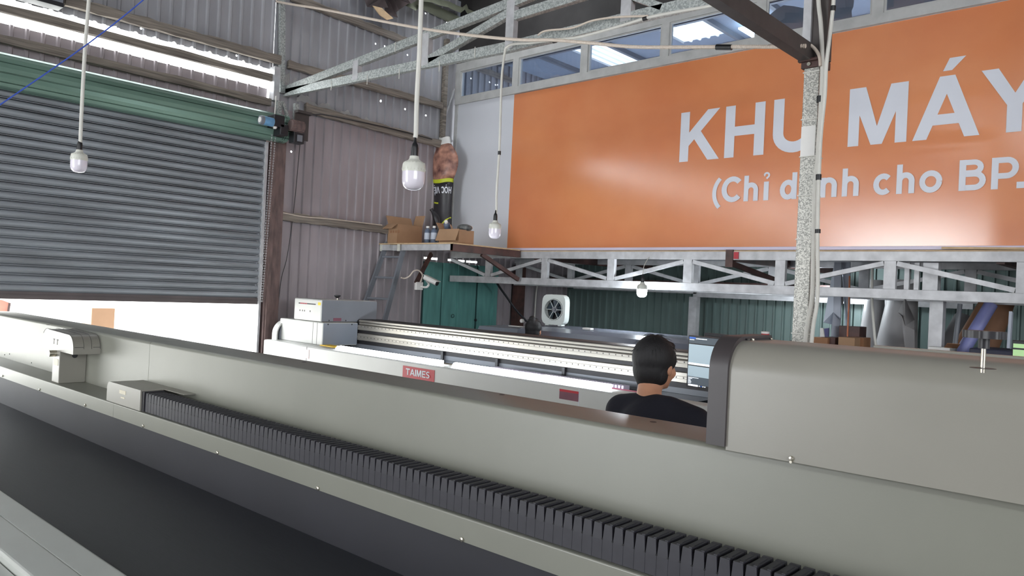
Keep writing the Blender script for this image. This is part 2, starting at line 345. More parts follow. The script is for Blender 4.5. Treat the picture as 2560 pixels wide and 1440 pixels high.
def corr(mb, u0, u1, z0, z1, fn, pitch=.127, dep=.022, holes=(), flat=.083):
    """trapezoid-ribbed sheet; ribs toward the room; fn(u, d, z) -> point; holes pierced in the flats"""
    k0 = math.floor(u0/pitch); k1 = math.ceil(u1/pitch)
    for k in range(k0, k1):
        b = k*pitch; xs = [(b, 0), (b+flat, 0), (b+flat+.010, dep), (b+flat+.030, dep), (b+pitch, 0)]
        for (a, da), (c, dc) in zip(xs, xs[1:]):
            a2, c2 = max(a, u0), min(c, u1)
            if c2-a2 < 1e-4: continue
            if c-a > 1e-6 and (a2, c2) != (a, c):
                da2 = da+(dc-da)*(a2-a)/(c-a); dc2 = da+(dc-da)*(c2-a)/(c-a)
            else: da2, dc2 = da, dc
            hs = []
            if da == 0 and dc == 0:
                for hu, hz, r in holes:
                    if a2-1e-6 <= hu < c2 + (pitch-flat) and z0 < hz < z1 and hz: hs.append((min(max(hu, a2+r*1.1), c2-r*1.1), hz, r))
            zc = z0
            for hu, hz, r in sorted(hs, key=lambda h: h[1]):
                if hz-r*1.2 <= zc: continue
                mb.quad(fn(a2, 0, zc), fn(c2, 0, zc), fn(c2, 0, hz-r*1.2), fn(a2, 0, hz-r*1.2))
                outer = []; inner = []
                for j in range(8):
                    an = 2*PI*(j+.5)/8; inner.append((hu+r*math.cos(an)*random.uniform(.7, 1.1), hz+r*math.sin(an)*random.uniform(.7, 1.1)))
                zlo, zhi = hz-r*1.2, hz+r*1.2
                outer = [(c2, hz+r*.5), (hu+r*.5, zhi), (hu-r*.5, zhi), (a2, hz+r*.5), (a2, hz-r*.5), (hu-r*.5, zlo), (hu+r*.5, zlo), (c2, hz-r*.5)]
                for j in range(8):
                    j2 = (j+1) % 8; mb.quad(fn(outer[j][0], 0, outer[j][1]), fn(outer[j2][0], 0, outer[j2][1]), fn(inner[j2][0], 0, inner[j2][1]), fn(inner[j][0], 0, inner[j][1]))
                for (cx_, cz_, p1, p2) in ((c2, zhi, outer[0], outer[1]), (a2, zhi, outer[2], outer[3]), (a2, zlo, outer[4], outer[5]), (c2, zlo, outer[6], outer[7])):
                    mb._f([mb.bm.verts.new(Vector(fn(q[0], 0, q[1]))) for q in ((cx_, cz_), p1, p2)])
                zc = zhi
            mb.quad(fn(a2, da2, zc), fn(c2, dc2, zc), fn(c2, dc2, z1), fn(a2, da2, z1))
fL = lambda u, d, z: (u, WY-d, z)
def hp(x, y, r=.011):
    p = at(x, y, 'Y', WY); return (p.x, p.z, r)
holes = [hp(356, 73, .012), hp(592, 140), hp(728, 379, .014), hp(937, 110), hp(960, 116), hp(1017, 138), hp(950, 253, .016), hp(1011, 273, .014),
         hp(1063, 289, .015), hp(1102, 300), hp(1062, 34), hp(1115, 57), hp(1247, 112), hp(1177, 197), hp(1223, 206), hp(1238, 213)]
m = MB()
corr(m, -6.5, 4.40, 3.50, 4.125, fL)                      # strip above the shutter
corr(m, 4.40, 10.4, 0.0, 2.335, fL, holes=holes)          # right of the shutter, lower sheets
corr(m, 4.40, 10.4, 2.362, 3.99, fL, holes=holes)
_sl = [(at(a, 645, 'Y', WY).x, at(b, 645, 'Y', WY).x) for a, b in ((1057, 1091), (1120, 1137), (1143, 1160), (1166, 1191))]   # daylight slots over the teal door
_e = [4.40] + [v for p in _sl for v in p] + [10.4]
for k in range(0, len(_e), 2): corr(m, _e[k], _e[k+1], 2.335, 2.362, fL)
m.mi = 1
corr(m, -6.5, 4.45, 4.348, 6.4, lambda u, d, z: (u, WY-.012-d, z), holes=holes)
corr(m, 4.45, 10.4, 3.93, 6.4, lambda u, d, z: (u, WY-.014-d, z), holes=holes)
m.mi = 0
corr(m, -6.5, -1.0, 0, 3.5, fL)
struct(m, 'wall_left', [M_wall, M_wallup], fixn=False)
# ragged translucent light strip over the shutter
m = MB()
def wavy(u, z, ph): return (u, WY-.03-.02*math.sin(u*2*PI/.19+ph), z)
N = 340
for k in range(N):
    u, v = -2+k*6.75/N, -2+(k+1)*6.75/N
    ztop = lambda q: 4.325+.040*abs(math.sin(q*PI/.19))**4+.006*math.sin(q*31)
    zb = lambda q: 4.12+.008*math.sin(q*9)+.005*math.sin(q*37)
    m.quad(wavy(u, 4.235, 0), wavy(v, 4.235, 0), wavy(v, ztop(v), 0), wavy(u, ztop(u), 0))
m.build('translucent_sheet', M_trans, smooth=True, label='ragged white translucent corrugated strip glowing above the roller shutter', cat='sheet')
m = MB(); 
for k in range(60):
    u, v = 4.75+k*.022, 4.75+(k+1)*.022
    g = lambda q: .03*math.sin(q*21)+.012*math.sin(q*67)
    m.quad((u, WY-.05, 4.06+g(u)*.4-(u-4.75)*.05), (v, WY-.05, 4.06+g(v)*.4-(v-4.75)*.05), (v, WY-.055, 4.125+g(v)-(v-4.75)*.1), (u, WY-.055, 4.125+g(u)-(u-4.75)*.1))
m.build('translucent_sheet', M_trans, smooth=True, label='torn white translucent scrap on the wall right of the shutter motor', cat='sheet')
# back wall, end walls, roof
m = MB(); corr(m, -8, WY, 0, 2.62, lambda u, d, z: (10.0-d, u, z), dep=.026)
struct(m, 'wall_back', M_green, fixn=False)
m = MB(); m.box(-7, -6.9, -8, 4.2, 0, 6.2); m.box(-7, -6.9, 7.8, 8.2, 0, 6.2); m.box(-7, -6.9, 4.2, 7.8, 4.1, 6.2); struct(m, 'wall_behind_camera', M_wall)
m = MB(); fR = lambda u, d, z: (u, -8+d, z)
corr(m, -7, 13, 4.5, 7.7, fR); corr(m, -7, 13, 0, 1.9, fR); corr(m, -7, -6, 1.9, 4.5, fR); corr(m, 1.5, 13, 1.9, 4.5, fR); struct(m, 'wall_right', M_wall, fixn=False)
m = MB()
RZ = lambda y: 6.02+.10*(WY-y)
sky = [(5.9, 6.6, 6.3, 7.0), (7.9, 9.6, 4.5, 5.9), (7.9, 9.6, 5.9, 7.0)]
xs = [-7, 5.9, 6.6, 7.9, 9.6, 13]; ys = [-8, 4.5, 5.9, 6.3, 7.0, 8.2]
for x0, x1 in zip(xs, xs[1:]):
    for y0, y1 in zip(ys, ys[1:]):
        cx_, cy_ = (x0+x1)/2, (y0+y1)/2
        if any(a < cx_ < b and c < cy_ < d for a, b, c, d in sky): continue
        m.hexa([(x0, y0, RZ(y0)), (x1, y0, RZ(y0)), (x1, y1, RZ(y1)), (x0, y1, RZ(y1)), (x0, y0, RZ(y0)+.04), (x1, y0, RZ(y0)+.04), (x1, y1, RZ(y1)+.04), (x0, y1, RZ(y1)+.04)])
struct(m, 'ceiling', M_roof)

# ============================================================ ROLLER SHUTTER
sh = empty('roller_shutter', (1.8, 7.97, 1.6), 0, 'large grey steel roller shutter half raised under a green roll', 'shutter')
prof = []; z = 1.735; P_ = .0825; SY = 7.98
while z < 3.66:
    prof += [(0.0, z), (.006, z+.006), (.018, z+.02), (.022, z+.036), (.019, z+.048), (.012, z+.0565), (-.045, z+.057), (-.045, z+.0685), (.016, z+.0695), (.016, z+.0735), (-.03, z+.074), (-.03, z+.0818)]
    z += P_
m = MB()
X0, X1 = -1.1, 4.37
m.prism(prof, lambda u, v, t: (t, SY-u, v), X0, X1, closed=False)
m.build('curtain', M_slat, sh, smooth=False, fixn=False)
m = MB(); m.box(X0, X1, SY-.02, SY+.02, 1.665, 1.735); m.box(X0, X1, SY-.03, SY-.02, 1.70, 1.706); m.build('bottom_bar', M_slatd, sh)
m = MB(); pr = []
for k in range(11):
    for f, r in ((0, .138), (.06, .138), (.07, .155), (.5, .158), (.93, .155), (.94, .138)):
        an = 2*PI*(k+f)/11; pr.append((math.cos(an)*r, math.sin(an)*r))
m.prism(pr, lambda u, v, t: (t, 7.83+u, 3.655+v), X0, 4.52); m.build('drum_roll', M_drum, sh)
m = MB()
for d in (.05, .10): m.prism([(math.cos(2*PI*k/24)*(.157), math.sin(2*PI*k/24)*.157) for k in range(24)], lambda u, v, t: (t, 7.83+u, 3.655+v), 4.42+d*.5, 4.425+d*.5)
m.cyl((4.52, 7.83, 3.655), (4.56, 7.83, 3.655), .12, 20); m.cyl((4.56, 7.83, 3.655), (4.66, 7.83, 3.655), .03, 10); m.build('drum_end_plate', M_black, sh)
m = MB(); m.box(X0, 4.44, 7.93, 8.03, 3.80, 3.84); m.build('drum_shelf', M_drum, sh)
m = MB(); m.box(4.36, 4.385, 7.93, 8.0, 0, 3.5); m.box(4.36, 4.41, 8.0, 8.01, 0, 3.5); m.build('guide_rail', M_galvw, sh)
m = MB(); m.box(-1.15, -1.1, 7.93, 8.0, 0, 3.5); m.build('guide_rail', M_galvw, sh)
# hanging hand chain
ch = MB(); p0 = at(681, 318, 'Y', 7.72); p1 = at(651, 757, 'Y', 7.72)
for sd in (0, 1):
    n = 70
    for k in range(n):
        t = k/n; p = p0.lerp(p1, t) + Vector((.045*sd*(1-t*.6), 0, 0)); d = (p1-p0)/n
        pts = [p+Vector((math.cos(a)*.008*(k % 2), math.cos(a)*.008*((k+1) % 2), 0))+d*.62*(.5+.5*math.sin(a)) for a in [2*PI*j/8 for j in range(9)]]
        ch.tube(pts, .0022, 5, caps=False)
ch.build('hand_chain', M_galvw, label='long thin steel chain hanging down in front of the shutter edge', cat='chain')
# jamb and posts
m = MB(); m.box(4.41, 4.59, 7.90, 8.03, 0, 3.55); m.box(4.43, 4.47, 7.885, 7.9, 0.2, 3.4)
m.build('steel_jamb', M_jamb, label='tall brown steel jamb at the right edge of the shutter', cat='post')
m = MB(); m.bar(at(705, -60, 'Y', 7.98), (4.545, 7.98, 4.10), .06, .05, (0, 1, 0)); m.build('steel_post', M_galv, label='thin green grey steel post rising above the shutter motor', cat='post')
m = MB(); m.box(4.40, 4.47, 7.90, 8.0, 3.98, 4.36); m.build('bracket_plate', M_galvw, label='sunlit pale steel plate where the roof truss meets the shutter wall', cat='plate')
m = MB(); m.bar((4.47, 7.9, 3.98), (4.47, 7.9, 3.70), .05, .05, (0, 1, 0)); m.bar((4.66, 7.85, 3.98), (4.66, 7.85, 3.66), .05, .05, (0, 1, 0)); m.bar((4.5, 7.88, 3.98), (4.63, 7.88, 3.70), .03, .03, (0, 1, 0))
m.build('motor_hanger', M_galv, label='small galvanised hanger frame carrying the shutter motor', cat='bracket')
# motor unit
mo = empty('shutter_motor', (4.6, 7.7, 3.6), 0, 'dirty chain drive motor unit beside the end of the green shutter roll', 'motor')
pm = at(655, 300, 'Y', 7.55)
m = MB(); a_, b_ = at(650, 299, 'Y', 7.55), at(682, 306, 'Y', 7.55); m.mi = 0; m.cyl(a_, b_, .048, 20); m.mi = 1; m.cyl(a_.lerp(b_, .25), a_.lerp(b_, .98), .0485, 20); m.mi = 2; m.cyl(a_-(b_-a_)*.03, a_, .03, 16)
m.build('brake_canister', [M_steelbox, mat('blue_white_label', (110, 160, 200), .4, 0, .3, 12), M_cap], mo, smooth=True)
m = MB(); c0 = at(692, 300, 'Y', 7.6); m.box(c0.x-.06, c0.x+.07, 7.55, 7.75, c0.z-.08, c0.z+.05, .008); m.box(c0.x+.02, c0.x+.12, 7.55, 7.7, c0.z-.16, c0.z-.04, .008); m.build('gear_case', M_black, mo)
m = MB(); c1 = at(740, 316, 'Y', 7.55); c1b = at(726, 312, 'Y', 7.55); c1c = at(757, 319, 'Y', 7.55); m.cyl(c1b, c1c, .058, 20)
for k in range(12): m.bar(c1b+Vector((0, math.cos(k*PI/6)*.06, math.sin(k*PI/6)*.06)), c1c+Vector((0, math.cos(k*PI/6)*.06, math.sin(k*PI/6)*.06)), .006, .01)
m.build('motor_body', M_jamb, mo)
m = MB(); c2 = at(748, 302, 'Y', 7.7); m.box(c2.x-.08, c2.x+.10, 7.66, 7.68, c2.z-.22, c2.z+.10); m.box(c2.x-.08, c2.x+.10, 7.6, 7.66, c2.z+.07, c2.z+.10); m.build('mounting_plate', M_darksteel, mo)
m = MB(); c3 = at(743, 346, 'Y', 7.6); m.box(c3.x-.07, c3.x+.06, 7.55, 7.66, c3.z-.06, c3.z+.06, .006); m.mi = 1; m.box(c3.x-.03, c3.x+.03, 7.54, 7.55, c3.z-.04, c3.z+.03); m.build('limit_switch_box', [M_black, M_steelbox], mo)
m = MB(); m.tube(smoothpath([at(690, 240, 'Y', 7.6), at(686, 300, 'Y', 7.6), at(684, 322, 'Y', 7.6)], 5), .006, 6); m.build('control_cord', M_cable, mo)
m = MB(); c = at(682, 312, 'Y', 7.58); m.sphere(c, .025); m.sphere(c+Vector((.03, 0, -.02)), .02); m.build('chain_guide', M_cap, mo, smooth=True)

# wooden purlins on the shutter wall
def purlin(xa, za, xb, zb, h, lab, y=7.99, th=.05, mt=None):
    m = MB(); n = 24
    for k in range(n):
        t0, t1 = k/n, (k+1)/n; e = lambda t, s: .006*math.sin(t*37+s)+.004*math.sin(t*91+s)
        x0, x1 = xa+(xb-xa)*t0, xa+(xb-xa)*t1; z0, z1 = za+(zb-za)*t0, za+(zb-za)*t1
        m.hexa([(x0, y-th, z0-h/2+e(t0, 0)), (x1, y-th, z1-h/2+e(t1, 0)), (x1, y, z1-h/2), (x0, y, z0-h/2), (x0, y-th, z0+h/2+e(t0, 2)), (x1, y-th, z1+h/2+e(t1, 2)), (x1, y, z1+h/2), (x0, y, z0+h/2)])
    bmesh.ops.remove_doubles(m.bm, verts=m.bm.verts, dist=.0005)
    return m.build('wooden_purlin', mt or M_wood, label=lab, cat='beam', group=None)
purlin(-2, 4.23, 4.42, 4.235, .075, 'weathered wooden purlin between the two bright strips above the shutter')
purlin(-2, 3.975, 4.40, 3.955, .075, 'dark wooden purlin just above the green shutter roll')
purlin(-2, 4.47, 2.27, 4.47, .10, 'dark wooden purlin at the top left beside the black lamp box')
purlin(2.28, 4.455, 4.50, 4.46, .095, 'grey wooden purlin above the white translucent strip, left of the thin post')
purlin(4.60, 4.44, 6.98, 4.46, .085, 'weathered brown purlin passing behind the galvanised truss chords')
purlin(4.6, 5.22, 6.35, 5.17, .085, 'rotting wooden purlin high on the wall behind the cream conduit')
purlin(6.9, 5.15, 8.4, 5.13, .07, 'short thin wooden purlin seen through the truss bay above the windows')
purlin(4.85, 3.99, 6.98, 3.93, .10, 'wooden purlin running from the shutter motor to the wall corner')
purlin(4.60, 2.69, 6.15, 2.67, .10, 'wooden purlin at mid height behind the left cardboard box')
m = MB(); pa, pb = at(1060, 12, 'Y', 7.97), at(1150, 56, 'Y', 7.97); m.bar(pa-(pb-pa)*1.5, pb+(pb-pa)*2, .05, .12)
m.build('eave_plate', mat('pale_green_timber', (146, 150, 132), .8, 0, .12, 5), label='pale greenish eave timber under the torn roof edge', cat='beam')
m = MB(); m.box(7.0, 7.05, 7.95, 8.02, 3.6, 5.4); m.build('corner_post', M_wood, label='narrow wooden post in the corner left of the white panel', cat='post')
m = MB(); m.bar((7.06, 7.98, 4.35), (7.2, 7.98, 4.75), .02, .025); m.build('corner_brace', M_galvw, label='thin slanted steel brace in the dark corner gap', cat='brace')
m = MB(); m.box(7.02, 7.2, 7.96, 7.98, 4.0, 4.03); m.build('corner_rail', M_galvw, label='short pale rail in the dark gap above the rolled poster', cat='brace')
# drooping torn roof lining
m = MB(); random.seed(4)
edge = [(880, -20), (905, 8), (935, 0), (960, 12), (980, 22), (1000, 48), (975, 30), (1020, 20), (1040, 0)]
pp = [at(x, y, 'Y', 7.6) for x, y in [(860, -40), (925, 15), (960, 22), (985, 46), (984, 30), (1010, 15), (1045, 0), (1060, -40)]]
c = at(955, -25, 'Y', 7.9)
vs = []
for a, b in zip(pp, pp[1:]):
    for t in (0, .5):
        q = a.lerp(b, t); q = q + Vector((random.uniform(-.01, .01), random.uniform(-.12, .12), random.uniform(-.015, .015))); vs.append(q)
vs.append(pp[-1])
for a, b in zip(vs, vs[1:]):
    mid = (a+c)/2 + Vector((0, random.uniform(-.1, .1), 0)); m2 = (b+c)/2 + Vector((0, random.uniform(-.1, .1), 0))
    m.quad(a, b, m2, mid); m._f([m.bm.verts.new(v) for v in (mid, m2, c)])
bmesh.ops.remove_doubles(m.bm, verts=m.bm.verts, dist=.001)
m.build('torn_tarpaulin', mat('dark_brown_tarpaulin', (84, 74, 74), .6, 0, .3, 6), label='torn dark brown tarpaulin drooping from the roof edge', cat='tarpaulin')
m = MB(); q = [at(x, y, 'Y', 7.55) for x, y in [(932, 14), (955, 20), (970, 34), (984, 46), (968, 50), (950, 38)]]; m._f([m.bm.verts.new(v) for v in q]); q2 = [v+Vector((0, .01, 0)) for v in q]; m._f([m.bm.verts.new(v) for v in q2[::-1]])
for i in range(6): m.quad(q[i], q[(i+1) % 6], q2[(i+1) % 6], q2[i])
m.build('torn_foil_flap', M_ply, label='pale curled torn flap hanging below the dark tarpaulin', cat='scrap')
m = MB(); tt = [(1008, 12), (1022, 18), (1040, 27), (1045, 22), (1048, 0), (1060, 4), (1080, 6), (1100, 14), (1120, 18), (1140, 28), (1152, 32), (1162, 24), (1168, 34), (1190, 28), (1200, 34), (1220, 30)]
for (x0, y0), (x1, y1) in zip(tt, tt[1:]):
    m.quad(at(x0, y0, 'Y', 7.7), at(x1, y1, 'Y', 7.7), at(x1+4, y1-14, 'Y', 7.85), at(x0+4, y0-14, 'Y', 7.85))
bmesh.ops.remove_doubles(m.bm, verts=m.bm.verts, dist=.001)
m.build('torn_lining', mat('pale_insulation', (150, 154, 134), .8, 0, .1, 8), label='ragged pale green insulation edge along the roof line', cat='scrap')
# black lamp box top left
m = MB(); a_ = at(100, 0, 'Y', 7.9); m.box(a_.x-.2, at(153, 10, 'Y', 7.9).x, 7.82, 7.98, at(140, 20, 'Y', 7.9).z, 4.75, .006); m.mi = 1; m.box(a_.x-.1, at(150, 10, 'Y', 7.9).x, 7.81, 7.82, at(140, 10, 'Y', 7.9).z, 4.7)
m.build('floodlight', [M_black, M_steelbox], label='black floodlight box at the top left corner of the wall', cat='lamp')

# ============================================================ MEZZANINE FRONT
# white + orange banner panel
ban = empty('banner_sign', (BX, 4.0, 2.5), 0, 'huge orange banner reading KHU MÁY with a white left panel', 'banner')
m = MB(); m.box(BX, BX+.04, -3.0, 6.86, 2.51, 4.519); m.build('orange_panel', M_banner, ban)
m = MB(); m.box(BX, BX+.04, 6.86, 7.95, 2.47, 4.535); m.build('white_panel', M_whitep, ban)
fB = lambda u, v, y0, z0: (BX-.004, y0-u, z0+v)
for ch_, y0 in (('K', 4.351), ('H', 3.823), ('U', 3.306), ('M', 2.58), ('Á', 2.029), ('Y', 1.52)):
    m = MB(); glyph(m, ch_, lambda u, v: (BX-.004, y0-u, 3.432+v), 0, .535); m.build('letter', M_lab, ban)
for ch_, px, pb, s in (('(', 1779, 508, 1.1), ('C', 1803, 503, 1.1), ('h', 1858.5, 501, 1.0), ('ỉ', 1908, 499, 1.05), ('d', 1950, 494, 1.0), ('à', 2003, 493, .98), ('n', 2050, 491, 1.0),
                       ('h', 2104, 488, .98), ('c', 2182, 485, .97), ('h', 2240, 482, .96), ('o', 2297, 478, .92), ('B', 2396, 475, .98), ('P', 2477, 470, .95), ('.', 2541, 467, 1.0)):
    p = at(px, pb, 'X', BX-.004); m = MB(); glyph(m, ch_, lambda u, v: (BX-.004, p.y-u, 2.972+v), 0, .26, .26*s); m.build('letter', M_lab, ban)
# thin lilac flashing + plywood edge under the banner
m = MB(); m.box(BX-.01, BX+.05, -3, 6.86, 2.478, 2.508); m.build('edge_trim', mat('lilac_white_trim', (214, 204, 222), .4, 0, .03, 3), label='thin lilac white trim strip under the orange banner', cat='trim')
m = MB(); m.box(BX-.012, BX+.3, -3, 6.95, 2.462, 2.474); m.build('plywood_floor_edge', M_ply, label='thin brown plywood edge on top of the steel mezzanine truss', cat='board')
m = MB(); a_ = at(2358, 621, 'X', 7.22); m.bar((7.22, 1.75, 2.49), (7.22, .6, 2.475), .03, .018); m.build('wood_batten', M_ply, label='loose wooden batten lying under the right part of the banner', cat='board')
# window strip with frame
m = MB(); Z0, Z1, Z2, Z3 = 4.525, 4.635, 4.985, 5.10
m.box(BX-.03, BX+.05, -3, 7.98, Z0, Z1-.02); m.box(BX-.03, BX+.05, -3, 7.98, Z2, Z3)
ym = [7.94, 6.83, 5.705, 4.585, 3.475, 2.36, 1.25, .14, -1.0]
for y in ym: m.box(BX-.03, BX+.05, y-.05, y+.05, Z1-.02, Z2)
m.box(BX-.02, BX+.03, 7.93, 7.98, 2.5, 4.53)
struct(m, 'trim_1', M_winframe)
for i, (ya, yb) in enumerate(zip(ym, ym[1:])):
    m = MB(); m.box(BX+.0, BX+.006, yb+.05, ya-.05, Z1-.02, Z2)
    wo = struct(m, 'window_%d' % (i+1), M_glass)
    m = MB()
    for a, b, c, d in ((yb+.05, yb+.07, Z1-.02, Z2), (ya-.07, ya-.05, Z1-.02, Z2), (yb+.07, ya-.07, Z1-.02, Z1), (yb+.07, ya-.07, Z2-.02, Z2)): m.box(BX-.015, BX+.0, a, b, c, d)
    m.build('sash_frame', M_winframe, wo)
# dark partition above the windows
m = MB(); m.box(BX+.0, BX+.04, -3, 7.98, Z3, 6.6); struct(m, 'wall_partition', M_roof)
# office behind the windows: side walls, ceiling with skylight gaps, ceiling grid
m = MB()
CZ = 5.35
m.box(10.3, 10.4, -3, 8.0, 4.3, 6.4); m.box(10.3, 10.4, -3, 8.0, 2.6, 3.1); m.box(10.3, 10.4, 7.9, 8.0, 3.1, 4.3); m.box(10.3, 10.4, -3, 0, 3.1, 4.3); m.box(BX+.1, 10.4, -3.1, -3, 2.6, 6.4)  # unseen opening in the back wall, added to bring sky light into the office
struct(m, 'wall_office', M_plast)
m = MB(); m.box(BX+.06, 10.3, -3, 7.97, 2.503, 2.52); struct(m, 'floor_office_bounce', M_whitep)  # unseen pale floor, added to bounce light up to the office ceiling
m = MB(); ox = [BX+.05, 8.2, 8.8, 9.4, 10.3]; oy = [-3, 4.65, 5.3, 6.1, 6.7, 8.0]
gaps = [(8.2, 9.4, 6.1, 6.7), (8.2, 8.8, 4.65, 5.3)]
for x0, x1 in zip(ox, ox[1:]):
    for y0, y1 in zip(oy, oy[1:]):
        if any(a < (x0+x1)/2 < b and c < (y0+y1)/2 < d for a, b, c, d in gaps): continue
        m.box(x0, x1, y0, y1, CZ, CZ+.03)
struct(m, 'ceiling_office', M_plast)
for i, (a, b, c, d) in enumerate(gaps):
    m = MB(); corr(m, c, d, a, b, lambda u, dd, z: (z, u, CZ-.01-dd)); m.build('skylight_sheet', M_trans, label=('left' if i == 0 else 'right') + ' bright translucent skylight sheet seen through the mezzanine windows', cat='skylight', fixn=False)
m = MB()
for x in (8.05, 9.2): m.box(x, x+.05, -3, 8, CZ-.07, CZ)
for y in (7.2, 6.1, 4.6, 3.8, 2.4, 1.2): m.box(BX+.1, 10.3, y, y+.05, CZ-.06, CZ)
m.build('ceiling_battens', M_steelbox, label='dark ceiling batten grid inside the upstairs office', cat='ceiling frame')
for i, y in enumerate((3.1, 2.05, 1.0)):
    m = MB(); n = 10
    for k in range(n):
        for j in range(6):
            f = lambda k, j: (7.5+.03*math.sin(j*1.7+k*.8)+.02*math.sin(k*2.1), y-.42+k*.084, 4.62+j*(.055+.006*math.sin(k))-.0)
            m.quad(f(k, j), f(k+1, j), f(k+1, j+1), f(k, j+1))
    bmesh.ops.remove_doubles(m.bm, verts=m.bm.verts, dist=.001)
    m.build('draped_sheet', M_rollw, smooth=True, label=('crumpled pale sheet behind the window left of the pillar', 'crumpled grey sheet behind the window right of the pillar', 'crumpled pale sheet behind the far right window')[i], cat='sheet')

# ============================================================ MEZZANINE TRUSS
def truss(X, lab, y0=-3.0, y1=7.92, mt=M_galvw, offs=0.0, full=True):
    tr = empty('mezzanine_truss', (X, 3, 2.04), 0, lab, 'truss')
    m = MB(); m.box(X, X+.05, y0, y1, 2.375, 2.462, .003); m.build('top_chord', mt, tr)
    m = MB(); m.box(X, X+.05, y0, y1, 2.042, 2.128, .003); m.build('bottom_chord', mt, tr)
    ys = [8.19, 7.18, 6.19, 5.18, 4.18, 3.163, 2.16, 1.16, .16, -.84, -1.84]
    ys = [y+offs for y in ys]
    for i, y in enumerate(ys):
        if y < y0 or y > y1: continue
        w_ = .05 if i > 3 else .048
        m = MB(); m.box(X+.002, X+.05, y-w_, y+w_, 2.128, 2.375); m.build('upright', mt, tr)
    up = True   # panel points: high at 6.19+, pattern W
    for i in range(len(ys)-1):
        ya, yb = ys[i]-.055, ys[i+1]+.055
        if yb < y0: continue
        ya = min(ya, y1)
        hi_left = (i % 2 == 0)
        za, zb = (2.355, 2.148) if hi_left else (2.148, 2.355)
        m = MB(); m.bar((X+.025, ya, za), (X+.025, yb, zb), .04, .042); m.build('diagonal', mt, tr)
    return tr
tr = truss(BX-.02, 'silver painted steel truss carrying the front edge of the mezzanine')
truss(8.55, 'second silver truss under the mezzanine, behind the front truss', offs=-.35)
m = MB()
corr(m, BX, 10.0, -3, WY-.05, lambda u, d, z: (u, z, 2.47-d), pitch=.2, flat=.14, dep=.03)
m.box(BX+.05, 10.0, -3, WY-.06, 2.475, 2.50)
struct(m, 'mezzanine_floor', M_deck, fixn=False)
for i, (y, lab) in enumerate(((6.35, 'rusty brown joist under the deck near the teal door'), (3.62, 'rusty brown joist under the deck left of the pillar'), (1.3, 'rusty brown joist under the deck right of the white column'))):
    m = MB(); m.box(BX+.03, 9.95, y, y+.06, 2.36, 2.45); m.build('deck_joist', M_rust, label=lab, cat='beam')
m = MB(); m.box(BX-.03, BX-.01, 3.66, 3.74, 2.30, 2.48); m.bar((BX+.03, 3.7, 2.34), (8.4, 3.5, 2.14), .05, .05); m.mi = 1; m.box(BX-.032, BX-.02, 3.60, 3.65, 2.385, 2.455)
m.build('oxide_bracket', [M_rust, M_red], label='dark red oxide bracket with a red mark in the front truss', cat='bracket')
# far header beam and post, under the mezzanine
m = MB(); m.box(9.62, 9.70, 2.0, 5.45, 1.99, 2.06); m.box(9.62, 9.70, 5.40, 7.6, 2.035, 2.10); m.build('header_beam', M_galvw, label='long silver header beam across the green back wall', cat='beam')
m = MB(); m.box(9.58, 9.68, 5.37, 5.49, 0, 1.99); m.build('steel_post', M_galvw, label='slim silver post in front of the green back wall', cat='post')
m = MB(); m.box(9.3, 9.62, 3.4, 7.8, 2.11, 2.20); m.build('dark_beam', M_rust, label='dark beam just above the header under the deck', cat='beam')
m = MB(); m.box(7.45, 7.55, 1.775, 1.885, 0, 2.04, .003); m.build('mezzanine_column', M_galvw, label='broad silver painted column under the front truss on the right', cat='column')
m = MB(); m.box(7.34, 7.44, 1.80, 1.92, 2.13, 2.37); m.box(7.34, 7.38, 1.95, 1.99, 2.13, 2.37); m.box(7.34, 7.38, 2.03, 2.07, 2.13, 2.37); m.build('column_head_plate', M_galvw, label='white plates behind the truss above the broad column', cat='plate')

# ============================================================ LEDGE PLATFORM with things
LX, LY = 6.05, 6.60
le = empty('ledge_platform', (6.7, 7.4, 2.40), 0, 'small plywood ledge on galvanised channels beside the white panel', 'platform')
m = MB(); m.box(LX-.01, BX-.04, LY-.01, 8.0, 2.47, 2.485); m.build('plywood_deck', M_ply, le)
m = MB(); m.box(LX, LX+.05, 7.78, 8.0, 2.395, 2.468); m.box(LX, LX+.05, LY, 7.55, 2.395, 2.468); m.box(LX+.05, LX+.06, 7.5, 7.8, 2.395, 2.468); m.build('front_channel', M_galvw, le)
m = MB(); m.box(LX, BX-.03, LY-.012, LY+.04, 2.385, 2.468); m.build('side_channel', M_rust, le)
for y in (7.99, 7.62):
    m = MB(); m.box(LX-.012, LX, y-.05, y-.02 if y > 7.8 else y, 2.385, 2.47)
    for k in range(4): m.box(LX-.018, LX-.012, y-.045, y-.03, 2.395+k*.018, 2.403+k*.018)
    m.build('slotted_bracket', M_bulbw, le)
m = MB(); m.bar((6.55, LY+.02, 2.38), (7.19, LY-.02, 2.10), .05, .035, (0, 1, 0)); m.build('diagonal_brace', M_rust, le)

